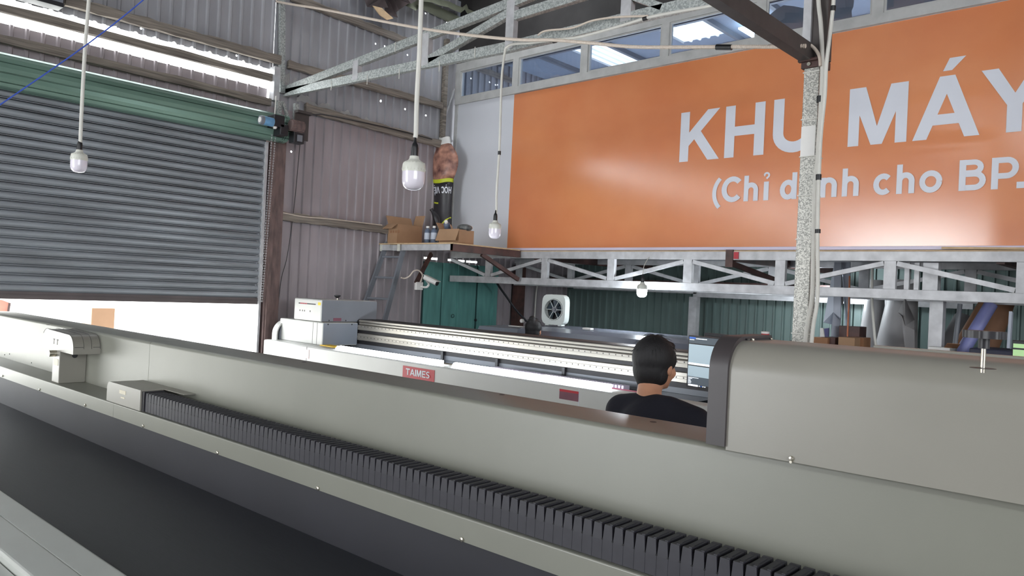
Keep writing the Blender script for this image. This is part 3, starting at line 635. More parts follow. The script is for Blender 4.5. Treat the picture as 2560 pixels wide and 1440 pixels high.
def card_box(name, c, w_, d_, h_, rz, lab, flaps, mark=False):
    L = Matrix.Translation(c) @ Matrix.Rotation(rz, 4, 'Z')
    e = empty(name, c, rz, lab, 'box'); t = .006
    m = MB(L)
    for x0, x1, y0, y1 in ((-w_/2, w_/2, -d_/2, -d_/2+t), (-w_/2, w_/2, d_/2-t, d_/2), (-w_/2, -w_/2+t, -d_/2+t, d_/2-t), (w_/2-t, w_/2, -d_/2+t, d_/2-t)): m.box(x0, x1, y0, y1, t, h_)
    m.box(-w_/2, w_/2, -d_/2, d_/2, 0, t); m.build('carton_body', M_card, e)
    for (side, ang, ln) in flaps:
        m = MB(L); a = math.radians(ang)
        if side in 'lr':
            s = -1 if side == 'l' else 1; x = s*w_/2; dx, dz = s*ln*math.cos(a), ln*math.sin(a)
            m.hexa([(x, -d_/2, h_), (x+dx, -d_/2, h_+dz), (x+dx, d_/2, h_+dz), (x, d_/2, h_), (x, -d_/2, h_+t), (x+dx, -d_/2, h_+dz+t), (x+dx, d_/2, h_+dz+t), (x, d_/2, h_+t)])
        else:
            s = -1 if side == 'f' else 1; y = s*d_/2; dy, dz = s*ln*math.cos(a), ln*math.sin(a)
            m.hexa([(-w_/2, y, h_), (w_/2, y, h_), (w_/2, y+dy, h_+dz), (-w_/2, y+dy, h_+dz), (-w_/2, y, h_+t), (w_/2, y, h_+t), (w_/2, y+dy, h_+dz+t), (-w_/2, y+dy, h_+dz+t)])
        m.build('flap', M_card, e)
    if mark:
        m = MB(L)
        for k in range(4):
            y = d_/2-.05-k*.05; m.box(-w_/2-.002, -w_/2, y-.03, y, h_*.55, h_*.55+.03)
        m.build('printed_mark', M_cardd, e)
    return e
ZL = 2.487
# body of the box seen with its narrow side to the left, long side to the right
card_box('cardboard_box', (6.35, 7.86, ZL), .42, .19, .255, math.radians(1), 'open brown cardboard box at the left end of the ledge', [('l', -35, .12), ('r', 75, .15), ('b', 65, .12)], True)
card_box('cardboard_box', (6.33, 6.85, ZL), .26, .34, .17, math.radians(3), 'open brown box of ink bottles at the right end of the ledge', [('l', -68, .15), ('b', 55, .1)])
def bottle(c, lab, grp, tilt=None, mt=M_ink):
    e = empty('ink_bottle', (0, 0, 0), 0, lab, 'bottle', grp); 
    m = MB(); m.lathe([(.036, 0), (.04, .006), (.04, .15), (.034, .17), (.018, .182), (.017, .19)], (0, 0, 0), 18); m.build('bottle_body', mt, e, smooth=True)
    m = MB(); m.lathe([(.021, .19), (.021, .212), (.018, .215)], (0, 0, 0), 16); m.build('cap', M_cap, e, smooth=True)
    m = MB(); m.lathe([(.0405, .05), (.0405, .13)], (0, 0, 0), 18); m.build('paper_label', mt if tilt else M_paper, e, smooth=True)
    e.location = c; e.rotation_euler = tilt or (0, 0, 0); return e
bottle((6.17, 7.20, ZL), 'left upright ink bottle standing between the two cardboard boxes', 'ink bottles')
bottle((6.17, 7.08, ZL), 'right upright ink bottle standing between the two cardboard boxes', 'ink bottles')
bottle((6.32, 6.98, ZL+.15), 'ink bottle tipping left out of the right cardboard box', 'ink bottles', (0.5, -.9, 0))
bottle((6.34, 6.86, ZL+.15), 'ink bottle lying end-on over the middle of the right box', 'ink bottles', (1.1, .9, 0))
m = MB(); m.sphere((6.36, 6.74, ZL+.20), .085, 14, 9, (1, 1.2, .55)); m.build('wrapped_bundle', mat('checked_wrap', (120, 122, 120), .6, 0, .6, 22, rgb2=(40, 44, 48)), smooth=True, label='dark patterned bundle lying on the right cardboard box', cat='bundle')
m = MB(); m.tube(smoothpath([(6.72, 7.62, ZL+.002), (6.72, 7.62, ZL+.2), (6.70, 7.66, ZL+.38), (6.66, 7.72, ZL+.50)], 5), [.035+.012*math.sin(k*.8) for k in range(16)], 10); m.build('plastic_bag', M_black, smooth=True, label='tall crumpled black plastic bag behind the left cardboard box', cat='bag')
# rolled poster leaning in the corner
ro = empty('rolled_poster', (7.05, 7.62, ZL), 0, 'tall rolled black and flesh toned poster leaning in the corner', 'poster')
pb, pt_ = at(1109, 575, 'X', 7.06), at(1113, 345, 'X', 7.06)
def roll_pt(u, v):   # u across 0..1, v up 0..1
    an = PI*(.02+.96*u); base = pb.lerp(pt_, v); r = .185*(1 - .12*math.sin(v*7)) * (1 if v < .8 else 1-(v-.8)*2.0)
    return (base.x-.7*r*math.sin(an)-.0, base.y+r*math.cos(an)*(1), base.z)
def roll_piece(name, v0, v1, mt, off=0.0, u0=0, u1=1, nu=14, nv=8, bulge=0):
    m = MB()
    def g(i, j):
        u, v = u0+(u1-u0)*i/nu, v0+(v1-v0)*j/nv; p = Vector(roll_pt(u, v)); p.x -= off
        if bulge: p.y -= bulge*max(0, (u-.5))*math.sin(PI*(v-v0)/(v1-v0)); p.z += .01*math.sin(u*9)
        else: p.z += .01*math.sin(u*9)
        return p
    for i in range(nu):
        for j in range(nv): m.quad(g(i, j), g(i+1, j), g(i+1, j+1), g(i, j+1))
    bmesh.ops.remove_doubles(m.bm, verts=m.bm.verts, dist=.0005)
    ob = m.build(name, mt, ro, smooth=True); md = ob.modifiers.new('thick', 'SOLIDIFY'); md.thickness = .003; return ob
roll_piece('black_print', 0, .50, M_bprint)
roll_piece('lime_band', .50, .54, M_lime, .001)
roll_piece('figure_print', .54, .92, M_flesh, 0, bulge=.16)
roll_piece('white_margin', .92, 1.0, M_cap)
roll_piece('lime_stripe', .28, .295, M_lime, .004, .05, .52, nv=1)
m = MB()
for j, (ua, va, ub, vb) in enumerate(((.35, .16, .62, .03), (.62, .03, .8, .10), (.8, .10, 1, .13), (.70, .0, .9, .06))):
    a_, b_ = Vector(roll_pt(ua, va)), Vector(roll_pt(ub, vb)); m.bar(a_-Vector((.012, 0, 0)), b_-Vector((.012, 0, 0)), .004, .018)
m.build('lime_scribble', M_lime, ro)
m = MB()
def rl(u, v):   # upside-down lettering wrapped on the roll
    return Vector(roll_pt(1-.05-u, .455-v)) - Vector((.004, 0, 0))
write(m, 'HỌC VIÊ', lambda u, v: rl(u, v), .07, .118)
m.build('lettering', M_lab, ro)
# door, wall things below the ledge
dr = empty('steel_door', (7.5, 8.0, 0), 0, 'teal painted folding steel door under the ledge', 'door')
for i, (a, b) in enumerate(((6.82, 7.12), (7.14, 7.42), (7.46, 7.80), (7.84, 8.14))):
    m = MB(); m.box(a, b, 7.96, 7.99, 0, 2.30, .004); m.build('door_leaf', M_teal, dr)
m = MB(); m.box(7.42, 7.46, 7.94, 8.0, 0, 2.31); m.box(8.14, 8.22, 7.93, 8.0, 0, 2.31); m.build('door_frame', M_teal, dr)
m = MB(); m.box(6.8, 8.2, 7.99, 8.0, 0, 2.30); m.build('door_gap', M_teald, dr)
m = MB(); c = at(1132, 790, 'Y', 7.93); m.tube([c+Vector((.025*math.cos(a), 0, .025*math.sin(a))) for a in [2*PI*k/12 for k in range(13)]], .004, 6); m.build('ring_handle', M_teald, dr)
m = MB(); c = at(1188, 800, 'Y', 7.95); m.cyl(c, c+Vector((0, -.02, 0)), .018, 12); m.build('door_knob', M_black, dr)
# ladder
la = empty('ladder', (5.9, 7.6, 0), 0, 'grey steel ladder leaning on the plywood ledge', 'ladder')
A0, A1 = at(968, 606, 'Y', 7.96), at(912, 760, 'Y', 7.96); B0, B1 = at(1012, 610, 'Y', 7.64), at(958, 815, 'Y', 7.64)
def down(a, b): d = (b-a); return a + d*((a.z-.02)/(a.z-b.z))
lA, lB = down(A0, A1), down(B0, B1)
for a_, b_ in ((A0, lA), (B0, lB)):
    m = MB(); m.bar(a_, b_, .06, .03, (0, 1, 0)); m.build('rail', M_steelbox, la)
for k in range(9):
    z = A0.z-.19-.27*k; ta, tb = (A0.z-z)/(A0.z-lA.z), (B0.z-z)/(B0.z-lB.z)
    m = MB(); m.cyl(A0.lerp(lA, ta), B0.lerp(lB, tb), .015, 8); m.build('rung', M_steelbox, la)
# security camera
se = empty('security_camera', (7.0, 7.7, 2.0), 0, 'white bullet security camera on a brown brace below the ledge', 'camera')
cp = lambda x, y, d=7.35: at(x, y, 'Y', d)
m = MB(); c = cp(1047, 715); m.box(c.x-.055, c.x+.055, 7.33, 7.37, c.z-.05, c.z+.05, .006); m.build('junction_box', M_cap, se)
m = MB(); m.tube(smoothpath([cp(1050, 716), cp(1066, 718, 7.25), cp(1072, 710, 7.22), cp(1067, 702, 7.2)], 4), .014, 10); m.build('arm', M_cap, se, smooth=True)
a_, b_ = cp(1062, 693, 7.22), cp(1092, 708, 7.05)
m = MB(); m.cyl(a_, b_, .033, 18); m.build('barrel', M_cap, se, smooth=True)
m = MB(); d = (b_-a_).normalized(); m.cyl(b_-d*.01, b_+d*.012, .031, 18); m.build('lens', M_black, se, smooth=True)
m = MB(); m.bar(a_+Vector((0, 0, .03)), b_+d*.035+Vector((0, 0, .032)), .08, .006); m.build('sun_hood', M_cap, se)
m = MB(); m.tube(smoothpath([cp(1003, 694, 7.4), cp(1012, 696, 7.4), cp(1024, 690, 7.35), cp(1034, 678, 7.33), cp(1046, 676, 7.33), cp(1056, 688, 7.33), cp(1051, 706, 7.33)], 5), .009, 8); m.build('camera_cable', M_cablep, se, smooth=True)
m = MB(); m.bar(Vector((6.55, 7.55, 2.385)), cp(1040, 708), .05, .03, (0, 1, 0)); m.build('support_bar', M_rust, se)

# ============================================================ ROOF TRUSS + PILLAR
TX = 4.60
rt = empty('roof_truss', (TX, 5, 3.95), 0, 'galvanised roof truss running from the shutter wall to the pillar', 'truss')
def tp(x, y): return at(x, y, 'X', TX)
def chord(name, pts, h=.085, w_=.05):
    m = MB()
    for a, b in zip(pts, pts[1:]): m.bar(a, b, w_, h)
    return m.build(name, M_galv, rt)
bc = [(TX, 8.0, 4.11), (TX, 5.596, 4.035), (TX, 4.445, 3.992), (TX, 3.186, 3.98), (TX, 1.98, 3.965)]
chord('bottom_chord', bc)
tc = [(TX, 8.0, 4.14), (TX, 4.419, 4.36), (TX, 2.0, 4.56)]
def zc(y, L):
    for a, b in zip(L, L[1:]):
        if b[1] <= y <= a[1]: return a[2]+(b[2]-a[2])*(a[1]-y)/(a[1]-b[1])
    return L[-1][2]
chord('top_chord', tc, .085)
chord('mid_chord', [(TX, 4.42, 4.24), (TX, 2.02, 4.285)], .075)
chord('diagonal', [(TX, 5.45, 4.06), (TX, 4.45, 4.28)], .07)
chord('diagonal', [(TX, 3.45, 4.26), (TX, 2.95, 4.0)], .05)
for y in (6.60, 5.50, 4.42, 3.25):
    m = MB(); m.box(TX-.027, TX+.027, y-.045, y+.045, zc(y, bc)-.02, zc(y, tc)+.02 if y > 4 else 4.3); m.build('gusset_post', M_galvw, rt)
for x, y in ((828, 214), (918, 199), (998, 184), (1098, 165), (1187, 130), (988, 117)):
    p = at(x, y, 'X', TX-.03); m = MB(); m.box(TX-.031, TX-.028, p.y-.004, p.y+.004, p.z-.05, p.z+.045); m.build('cable_tie', M_cable, rt)
pi_ = empty('steel_pillar', (4.69, 1.885, 0), 0, 'speckled galvanised pillar in front of the orange banner', 'pillar')
m = MB(); m.box(4.64, 4.74, 1.84, 1.935, 0, 3.41, .004); m.build('lower_column', M_galvp, pi_)
m = MB(); m.box(4.637, 4.64, 1.845, 1.933, 2.86, 3.05, 0); m.build('paper_patch', M_cap, pi_, label='torn white paper patch')
m = MB(); m.box(4.63, 4.76, 1.82, 1.95, 3.41, 3.455); m.box(4.60, 4.63, 1.84, 1.96, 3.445, 3.46); m.mi = 1; m.cyl((4.62, 1.9, 3.43), (4.63, 1.9, 3.43), .012, 8); m.build('cap_flange', [M_rust, M_screw], pi_)
m = MB(); m.box(4.66, 4.74, 1.81, 1.91, 3.455, 6.4); m.build('upper_column', M_darksteel, pi_)
m = MB(); m.box(4.64, 4.66, 1.905, 1.955, 3.46, 6.3); m.build('pale_angle', M_galvw, pi_)
for z in (3.38, 3.09, 2.86, 2.62, 2.35, 1.77):
    m = MB(); m.box(4.633, 4.745, 1.836, 1.938, z, z+.006); m.build('cable_tie', M_cable, pi_)
m = MB(); m.box(-3.5, 4.66, 1.88, 1.95, 3.45, 3.55); m.build('steel_rafter', M_darksteel, label='dark brown steel beam running overhead from the pillar top toward the camera', cat='beam')

# ============================================================ CABLES
def cable(name, pts, r, mt, lab, cat_='cable', n=8, seg=8, rings=False, tapes=()):
    P_ = smoothpath(pts, seg)
    if rings:
        Q = []; L = 0
        for a, b in zip(P_, P_[1:]):
            k = max(1, int((b-a).length/.006)); Q += [a.lerp(b, i/k) for i in range(k)]
        Q.append(P_[-1]); m = MB(); m.tube(Q, r, 8, rf=lambda i: r*(1.0 if i % 2 else .86))
    else: m = MB(); m.tube(P_, r, n)
    if not tapes: return m.build(name, mt, smooth=not rings, label=lab, cat=cat_)
    e = empty(name, P_[len(P_)//2], 0, lab, cat_); m.build('sleeve', mt, e, smooth=not rings)
    for a, b in tapes:
        m = MB(); m.tube([a, a.lerp(b, .5), b], r*1.35, 10); m.build('tape_wrap', M_tape, e, smooth=True)
    return e
c4 = lambda x, y, X=4.45: at(x, y, 'X', X)
cable('corrugated_conduit', [c4(600, -28), c4(690, 3), c4(800, 22), c4(900, 42), c4(1030, 67), c4(1150, 85), c4(1290, 99), c4(1380, 100), c4(1480, 108), c4(1580, 117), c4(1700, 118), c4(1830, 117), c4(1960, 117), c4(2014, 115)], .0135, M_cablep, 'cream corrugated conduit sagging across the hall in front of the truss', rings=True, seg=6, tapes=[(c4(1791, 118), c4(1829, 118.5))])
c5 = lambda x, y: at(x, y, 'X', 4.52)
cable('white_conduit', [c5(1262, 130), c5(1266, 119), c5(1285, 110), c5(1330, 107), c5(1390, 99), c5(1450, 92), c5(1540, 68), c5(1620, 44), c5(1700, 28), c5(1780, 14), c5(1900, -15)], .011, M_cable, 'white conduit tied along the lower chord of the roof truss', tapes=[(c5(1383, 104), c5(1391, 102)), (c5(1608, 48), c5(1618, 45))])
cable('white_conduit', [c5(1345, 88), c5(1365, 77), c5(1430, 70), c5(1480, 52), c5(1540, 43), c5(1620, 40)], .008, M_cablep, 'thin cream cable bulging above the lower truss chord')
c6 = lambda x, y: at(x, y, 'X', 4.62)
cable('white_pipe', [c6(2044, -120), c6(2046, 0), c6(2052, 60), c6(2056, 160), c6(2052, 260), c6(2043, 400), c6(2036, 480), c6(2033, 620), c6(2030, 740), c6(2020, 800), c6(2012, 870), at(2011, 960, 'X', 4.62)], .013, M_cable, 'white pipe running down the pillar, nearer to its edge', seg=6, tapes=[(c6(2049.5, 240), c6(2048.5, 256))])
c7 = lambda x, y: at(x, y, 'X', 4.56)
cable('white_pipe', [c7(2088, -80), c7(2084, 0), c7(2078, 60), c7(2066, 160), c7(2062, 240), c7(2052, 340), c7(2046, 480), c7(2044, 600), c7(2044, 740), c7(2034, 810), c7(2028, 872), at(2026, 960, 'X', 4.56)], .012, M_cable, 'white pipe bowing away from the pillar at the top right', seg=6, tapes=[(c7(2083, 15), c7(2082, 27)), (c7(2044.5, 573), c7(2044.3, 583)), (c7(2046.8, 436), c7(2046.3, 450))])
cable('white_conduit', [at(2018, 108, 'X', 4.6), at(2035, 120, 'X', 4.6), at(2048, 140, 'X', 4.6), at(2051, 165, 'X', 4.6)], .010, M_cablep, 'short cream conduit curving off the beam end at the pillar', seg=6)
cable('blue_string', [dpt(420, -65, 3.9), dpt(358, 0, 3.8), dpt(215, 113, 3.6), dpt(0, 262, 3.3), dpt(-60, 300, 3.2)], .0032, M_blue, 'thin blue string stretched across the upper left corner', cat_='string')
cable('thin_wire', [at(750, 360, 'Y', 8.0), at(735, 520, 'Y', 8.0), at(718, 640, 'Y', 8.0), at(703, 700, 'Y', 8.0), at(692, 800, 'Y', 8.0)], .004, M_black, 'thin black wire trailing down the wall beside the brown jamb', cat_='wire')
cable('thin_wire', [at(765, 292, 'Y', 7.93), at(790, 286, 'Y', 7.93), at(830, 290, 'Y', 7.93), at(980, 322, 'Y', 7.93), at(1080, 348, 'Y', 7.93)], .007, M_black, 'black cable lying along the purlin right of the shutter motor', cat_='wire')
cable('thin_wire', [at(703, 531, 'Y', 7.93), at(760, 542, 'Y', 7.93), at(830, 548, 'Y', 7.93), at(955, 563, 'Y', 7.93)], .007, M_cablep, 'pale cable sagging on top of the mid height purlin', cat_='wire')

# ============================================================ HANGING BULBS
def bulb_proto(c, r, lab, lit=False):
    """c = centre of the diffuser bottom"""
    e = empty('hanging_bulb', (0, 0, 0), 0, lab, 'lamp', 'hanging cylinder bulbs')
    k = r/.05
    prof = [(.004, 0), (.018, .001), (.032, .006), (.043, .017), (.0485, .032), (.05, .05), (.05, .082)]
    m = MB(); m.lathe([(a*k, b*k) for a, b in prof], (0, 0, 0), 32); m.build('diffuser', M_lit if lit else M_bulbd, e, smooth=True)
    m = MB(); m.lathe([(a*k, b*k) for a, b in [(.0505, .080), (.051, .10), (.0495, .113), (.044, .122), (.028, .131), (.022, .138), (.02, .15)]], (0, 0, 0), 32)
    for q in range(20):
        an = 2*PI*q/20; d = Vector((math.cos(an), math.sin(an), 0)); m.bar(d*.0505*k+Vector((0, 0, .088*k)), d*.0445*k+Vector((0, 0, .121*k)), .003*k, .005*k, d)
    m.build('heat_sink', M_bulbw, e, smooth=True)
    m = MB(); m.lathe([(a*k, b*k) for a, b in [(.0165, .148), (.0165, .185), (.014, .2), (.007, .212), (.004, .235)]], (0, 0, 0), 16); m.build('socket', M_tape, e, smooth=True)
    e.location = c; return e
b1 = bulb_proto(dpt(1032, 476, 3.35), .0500, 'large near hanging bulb in front of the grey corrugated wall')
dup(b1, dpt(196, 432, 5.0), 'hanging bulb on the far left in front of the roller shutter')
dup(b1, dpt(1236, 597, 6.25), 'hanging bulb in front of the white panel left of the orange banner')
bl = bulb_proto((7.12, 4.665, 1.95), .055, 'lit bulb glaring under the front truss of the mezzanine', True)
dup(bl, at(2022, 770, 'X', 8.95)+Vector((0, 0, .16)), 'lit bulb further back under the mezzanine, hidden behind the pillar')
bl2 = [o for o in COL.objects if o.get('label', '').startswith('lit bulb further')][0]
_q = at(2022, 770, 'X', 8.95)+Vector((0, 0, .41)); m = MB(); m.cyl(_q, (_q.x, _q.y, 2.47), .004, 6); m.build('electric_cord', M_cable, label='cord of the lit bulb hidden behind the pillar', cat='cable')
tube_pts = lambda L, d: [dpt(x, y, d) for x, y in L]
cable('white_conduit', tube_pts([(1038, 344), (1040, 328), (1042, 250), (1048, 140), (1051, 60), (1053, 0), (1054, -80), (1056, -300)], 3.35), .0105, M_cable, 'white conduit holding the large near bulb', seg=6)
cable('white_conduit', tube_pts([(200, 362), (201, 352), (204, 280), (212, 130), (219, 40), (222, 0), (226, -60), (232, -160)], 5.0), .0115, M_cable, 'white conduit holding the far left bulb', seg=6)
cable('white_conduit', tube_pts([(1240, 533), (1241, 523), (1242, 470), (1248, 380), (1251, 300), (1254, 200), (1259, 150), (1262, 130)], 6.3), .0095, M_cable, 'white conduit holding the bulb beside the orange banner', seg=6, tapes=[(dpt(1248.6, 378, 6.3), dpt(1248.2, 387, 6.3))])
cable('electric_cord', [(7.12, 4.665, 2.20), (7.14, 4.665, 2.3), (7.228, 4.665, 2.40)], .004, M_cable, 'thin cord of the lit bulb under the truss', seg=4)

# ============================================================ THINGS UNDER THE MEZZANINE
fn = empty('box_fan', (6.75, 5.55, 1.6), 0, 'white square box fan standing on the grey printer cover', 'fan')
FXc = at(1389, 774, 'X', 6.75); yaw = math.radians(8)
FR = Matrix.Translation(FXc) @ Matrix.Rotation(yaw, 4, 'Z')
# front faces -X : local u = -Y, v = Z
m = MB(FR); N = 40; ro_, ri = [], []
for k in range(N):
    an = 2*PI*k/N; c_, s_ = math.cos(an), math.sin(an); pw = .28; f = (abs(c_)**(2/pw*.35)+abs(s_)**(2/pw*.35))**(-pw/.7)
    f = 1/max((abs(c_)**5+abs(s_)**5)**.2, 1e-6); ro_.append((c_*.155*f, s_*.172*f)); ri.append((c_*.125, s_*.125))
for k in range(N):
    k2 = (k+1) % N
    for x, y in ((-.05, -.045), (.05, .045)):
        m.quad((x, ro_[k][0], ro_[k][1]), (x, ro_[k2][0], ro_[k2][1]), (x, ri[k2][0], ri[k2][1]), (x, ri[k][0], ri[k][1]))
    m.quad((-.05, *ro_[k]), (-.05, *ro_[k2]), (.05, *ro_[k2]), (.05, *ro_[k])); m.quad((-.05, *ri[k]), (-.05, *ri[k2]), (.05, *ri[k2]), (.05, *ri[k]))
bmesh.ops.remove_doubles(m.bm, verts=m.bm.verts, dist=.0005)
m.build('housing', M_fanw, fn, smooth=True)
m = MB(FR); m.tube([(-.055, math.cos(2*PI*k/32)*.118, math.sin(2*PI*k/32)*.118) for k in range(33)], .005, 6); m.build('guard_ring', M_fanw, fn, smooth=True)
for k in range(5):
    m = MB(FR); a0 = 2*PI*k/5
    for j in range(6):
        r0, r1 = .025+j*.014, .025+(j+1)*.014
        g = lambda r, s: (-.012+s*.03, math.cos(a0+s*.9)*r, math.sin(a0+s*.9)*r)
        for q in range(4): m.quad(g(r0, q/4), g(r0, (q+1)/4), g(r1, (q+1)/4), g(r1, q/4))
    bmesh.ops.remove_doubles(m.bm, verts=m.bm.verts, dist=.0005); m.build('blade', M_fand, fn, smooth=True)
m = MB(FR); m.cyl((-.03, 0, 0), (.03, 0, 0), .034, 20); m.cyl((-.045, 0, 0), (-.03, 0, 0), .018, 12); m.build('hub', M_steelbox, fn, smooth=True)
for k in range(6):
    an = 2*PI*k/6; m = MB(FR); m.bar((-.035, math.cos(an)*.03, math.sin(an)*.03), (-.035, math.cos(an)*.12, math.sin(an)*.12), .006, .004, (1, 0, 0)); m.build('spoke', M_fanw, fn)
m = MB(FR); m.box(.03, .035, -.122, .122, -.122, .122); m.build('back_plate', M_black, fn)
for s in (-1, 1):
    m = MB(FR); m.box(-.04, .04, s*.085-.025, s*.085+.025, -.185, -.168, .004); m.build('foot', M_fanw, fn)

# printer behind (third machine)
p3 = empty('industrial_printer', (6.8, 4.5, 0), 0, 'blue grey printer cover behind the silver rail printer, under the lit bulb', 'printer')
m = MB(); m.prism([(6.6, 1.30), (6.45, 1.36), (6.3, 1.48), (6.32, 1.535), (6.5, 1.565), (7.1, 1.57), (7.2, 1.4), (7.2, .25), (6.6, .25)], lambda u, v, t: (u, t, v), 2.9, 5.75); m.build('cover', mat('satin_blue_grey_cover', (120, 124, 136), .22, .1, .04, 3), p3, smooth=False)
m = MB(); m.prism([(6.6, 1.30), (6.45, 1.36), (6.36, 1.44), (6.40, 1.52), (6.9, 1.53), (6.9, .25), (6.6, .25)], lambda u, v, t: (u, t, v), 5.78, 6.45); m.build('end_cover', M_blue_p, p3)
for y in (3.2, 5.4, 6.2):
    m = MB(); m.box(6.7, 7.1, y, y+.12, 0, .25); m.build('leg', M_black, p3)
m = MB(); p = at(1464, 811, 'X', 6.6); m.box(p.x-.03, p.x+.03, p.y-.09, p.y+.02, 1.572, 1.592, .003); m.build('white_block', M_cap, label='small white block lying on the blue grey printer cover', cat='block')
# flat dark rail, white box, red cup
def at_(x, y, X): return at(x, y, 'X', X)
m = MB(); a_, b_ = at_(1765, 838, 6.0), at_(1892, 850, 6.0); m.bar(a_, b_, .06, .045); m.bar(at_(1765, 846, 5.95), at_(1900, 862, 5.95), .05, .05)
m.build('rail_bar', M_black, label='long black bar behind the top of the computer monitor', cat='bar')
m = MB(); c = at_(1897, 848, 5.9); m.box(c.x-.03, c.x+.03, c.y-.03, c.y+.03, c.z-.03, c.z+.03, .003); m.build('white_carton', M_cap, label='tiny white carton left of the red tub', cat='box')
cu = empty('plastic_tub', at_(1912, 858, 5.75), 0, 'small red plastic tub with a white lid above the monitor', 'tub'); c = at_(1912, 858, 5.75)
m = MB(); m.lathe([(.028, .012), (.031, .02), (.031, .075)], c, 20); m.build('tub_body', M_red, cu, smooth=True)
m = MB(); m.lathe([(.032, .075), (.032, .09), (.029, .092)], c, 20); m.build('lid', M_cap, cu, smooth=True)
m = MB(); m.lathe([(.034, -.012), (.034, .012)], c, 20); m.build('base_ring', mat('orange_ring', (214, 140, 60), .5), cu, smooth=True)
m = MB(); c = at_(1935, 862, 5.75); m.box(c.x-.06, c.x+.1, c.y-.06, c.y+.14, c.z-.09, c.z+.0); m.build('carriage_block', M_black, label='black block under the red tub', cat='block')
m = MB(); c = at_(1963, 862, 5.5); m.cyl(c, c+Vector((-.02, 0, 0)), .016, 14); m.mi = 1; m.box(c.x, c.x+.1, c.y-.05, c.y+.06, 1.50, c.z+.015); m.bar(c+Vector((.02, 0, .01)), c+Vector((.02, -.06, .035)), .02, .02); m.build('roller_clamp', [M_cap, M_black], label='black clamp with a round white end left of the pillar foot', cat='clamp')
m = MB(); a_ = at_(1840, 866, 5.4); m.box(5.4, 6.2, a_.y-.75, a_.y+.4, 1.35, 1.50); [m.box(x, x+.05, y, y+.05, 0, 1.35) for x in (5.42, 6.12) for y in (a_.y-.73, a_.y+.33)]; m.build('rail_table', M_alud, label='dark grey machine end table behind the monitor', cat='table')
m = MB(); m.box(9.4, 9.8, 3.9, 5.3, 1.36, 1.44); m.box(9.45, 9.75, 5.6, 6.6, 1.36, 1.43); m.build('stacked_boards', M_cardd, label='brown boards lying along the foot of the green back wall', cat='boards')
cable('thin_pipe', [at(1343, 715, 'Y', 7.97), at(1340, 735, 'Y', 7.97), at(1336, 800, 'Y', 7.97)], .012, M_cable, 'vertical white pipe on the dark wall left of the fan', cat_='pipe')
cable('black_hose', [at(1222, 672, 'Y', 7.45), at(1245, 712, 'Y', 7.6), at(1265, 740, 'Y', 7.6), at(1290, 775, 'Y', 7.55), at(1316, 803, 'Y', 7.5)], .016, M_black, 'slanting black hose in front of the dark wall', cat_='hose')
m = MB(); m.box(8.62, 8.80, 7.9, 8.0, 0, 2.35); m.build('dark_post', M_rust, label='dark steel post on the wall left of the fan', cat='post')
m = MB(); p = at(1304, 802, 'X', 6.6); m.box(p.x-.05, p.x+.05, p.y-.02, p.y+.16, 1.535, 1.545); m.cyl(p+Vector((0, -.02, 0)), p+Vector((-.03, -.02, 0)), .022, 12); m.build('tape_dispenser', M_cap, label='white roller and thin bar on the cover beside the fan', cat='tool')

# hanging vinyl, rolls, cartons at the right
def tofloor(a, b): return [a, b + (b-a)*((b.z-.06)/(a.z-b.z))]
def hang(name, pts, X, mt, lab, cat_, curl=.05, depth=.02):
    m = MB(); P_ = [at(x, y, 'X', X) for x, y in pts]; c = sum(P_, Vector())/len(P_)
    n = len(P_); off = [Vector((curl*math.sin(k*2.3), 0, 0)) for k in range(n)]
    f = [m.bm.verts.new(p+o) for p, o in zip(P_, off)]; g = [m.bm.verts.new(p+o+Vector((depth, 0, 0))) for p, o in zip(P_, off)]
    fc, gc = m.bm.verts.new(c-Vector((curl, 0, 0))), m.bm.verts.new(c-Vector((curl-depth, 0, 0)))
    for k in range(n):
        m._f([f[k], f[(k+1) % n], fc]); m._f([g[(k+1) % n], g[k], gc]); m._f([f[k], g[k], g[(k+1) % n], f[(k+1) % n]])
    return m.build(name, mt, label=lab, cat=cat_, smooth=True)
hang('vinyl_sheet', [(2086, 655), (2100, 655), (2106, 795), (2098, 800), (2096, 863), (2079, 860), (2077, 812), (2060, 806)], 8.0, M_paper, 'pale vinyl sheet hanging just right of the pillar pipes', 'sheet')
hang('vinyl_sheet', [(2104, 655), (2122, 655), (2128, 814), (2110, 814)], 8.1, M_paper, 'narrow pale vinyl sheet hanging beside the orange cord', 'sheet')
def cone(name, xt, yt, xb, yb, rt_, rb, X, mt, lab, fl=True):
    m = MB(); a_, b_ = at(xt, yt, 'X', X), at(xb, yb, 'X', X); c_ = b_+(b_-a_)*((b_.z-.03)/(a_.z-b_.z)) if fl else b_; m.tube([a_, b_, c_] if fl else [a_, b_], [rt_, rb, rb] if fl else [rt_, rb], 24); return m.build(name, mt, smooth=True, label=lab, cat='roll')
cone('vinyl_roll', 2103, 700, 2092, 760, .06, .06, 8.2, M_rollw, 'short grey roll end hanging above the pale vinyl sheet', False)
cone('vinyl_roll', 2190, 700, 2178, 880, .084, .145, 9.0, M_rollw, 'left of two tall grey vinyl rolls leaning under the truss')
cone('vinyl_roll', 2262, 700, 2238, 890, .13, .215, 8.9, M_rollw, 'right of two tall grey vinyl rolls leaning under the truss')
hang('vinyl_flap', [(2262, 745), (2282, 800), (2291, 825), (2284, 880), (2262, 880), (2258, 790), (2240, 780)], 7.75, M_rollw, 'open grey flap curling off the right tall vinyl roll', 'flap', .06)
cable('thin_pipe', [at(2181, 660, 'X', 7.7), at(2180, 745, 'X', 7.7), at(2186, 830, 'X', 7.6), at(2190, 872, 'X', 7.6)], .012, M_cable, 'grey pipe standing in front of the tall vinyl rolls', cat_='pipe')
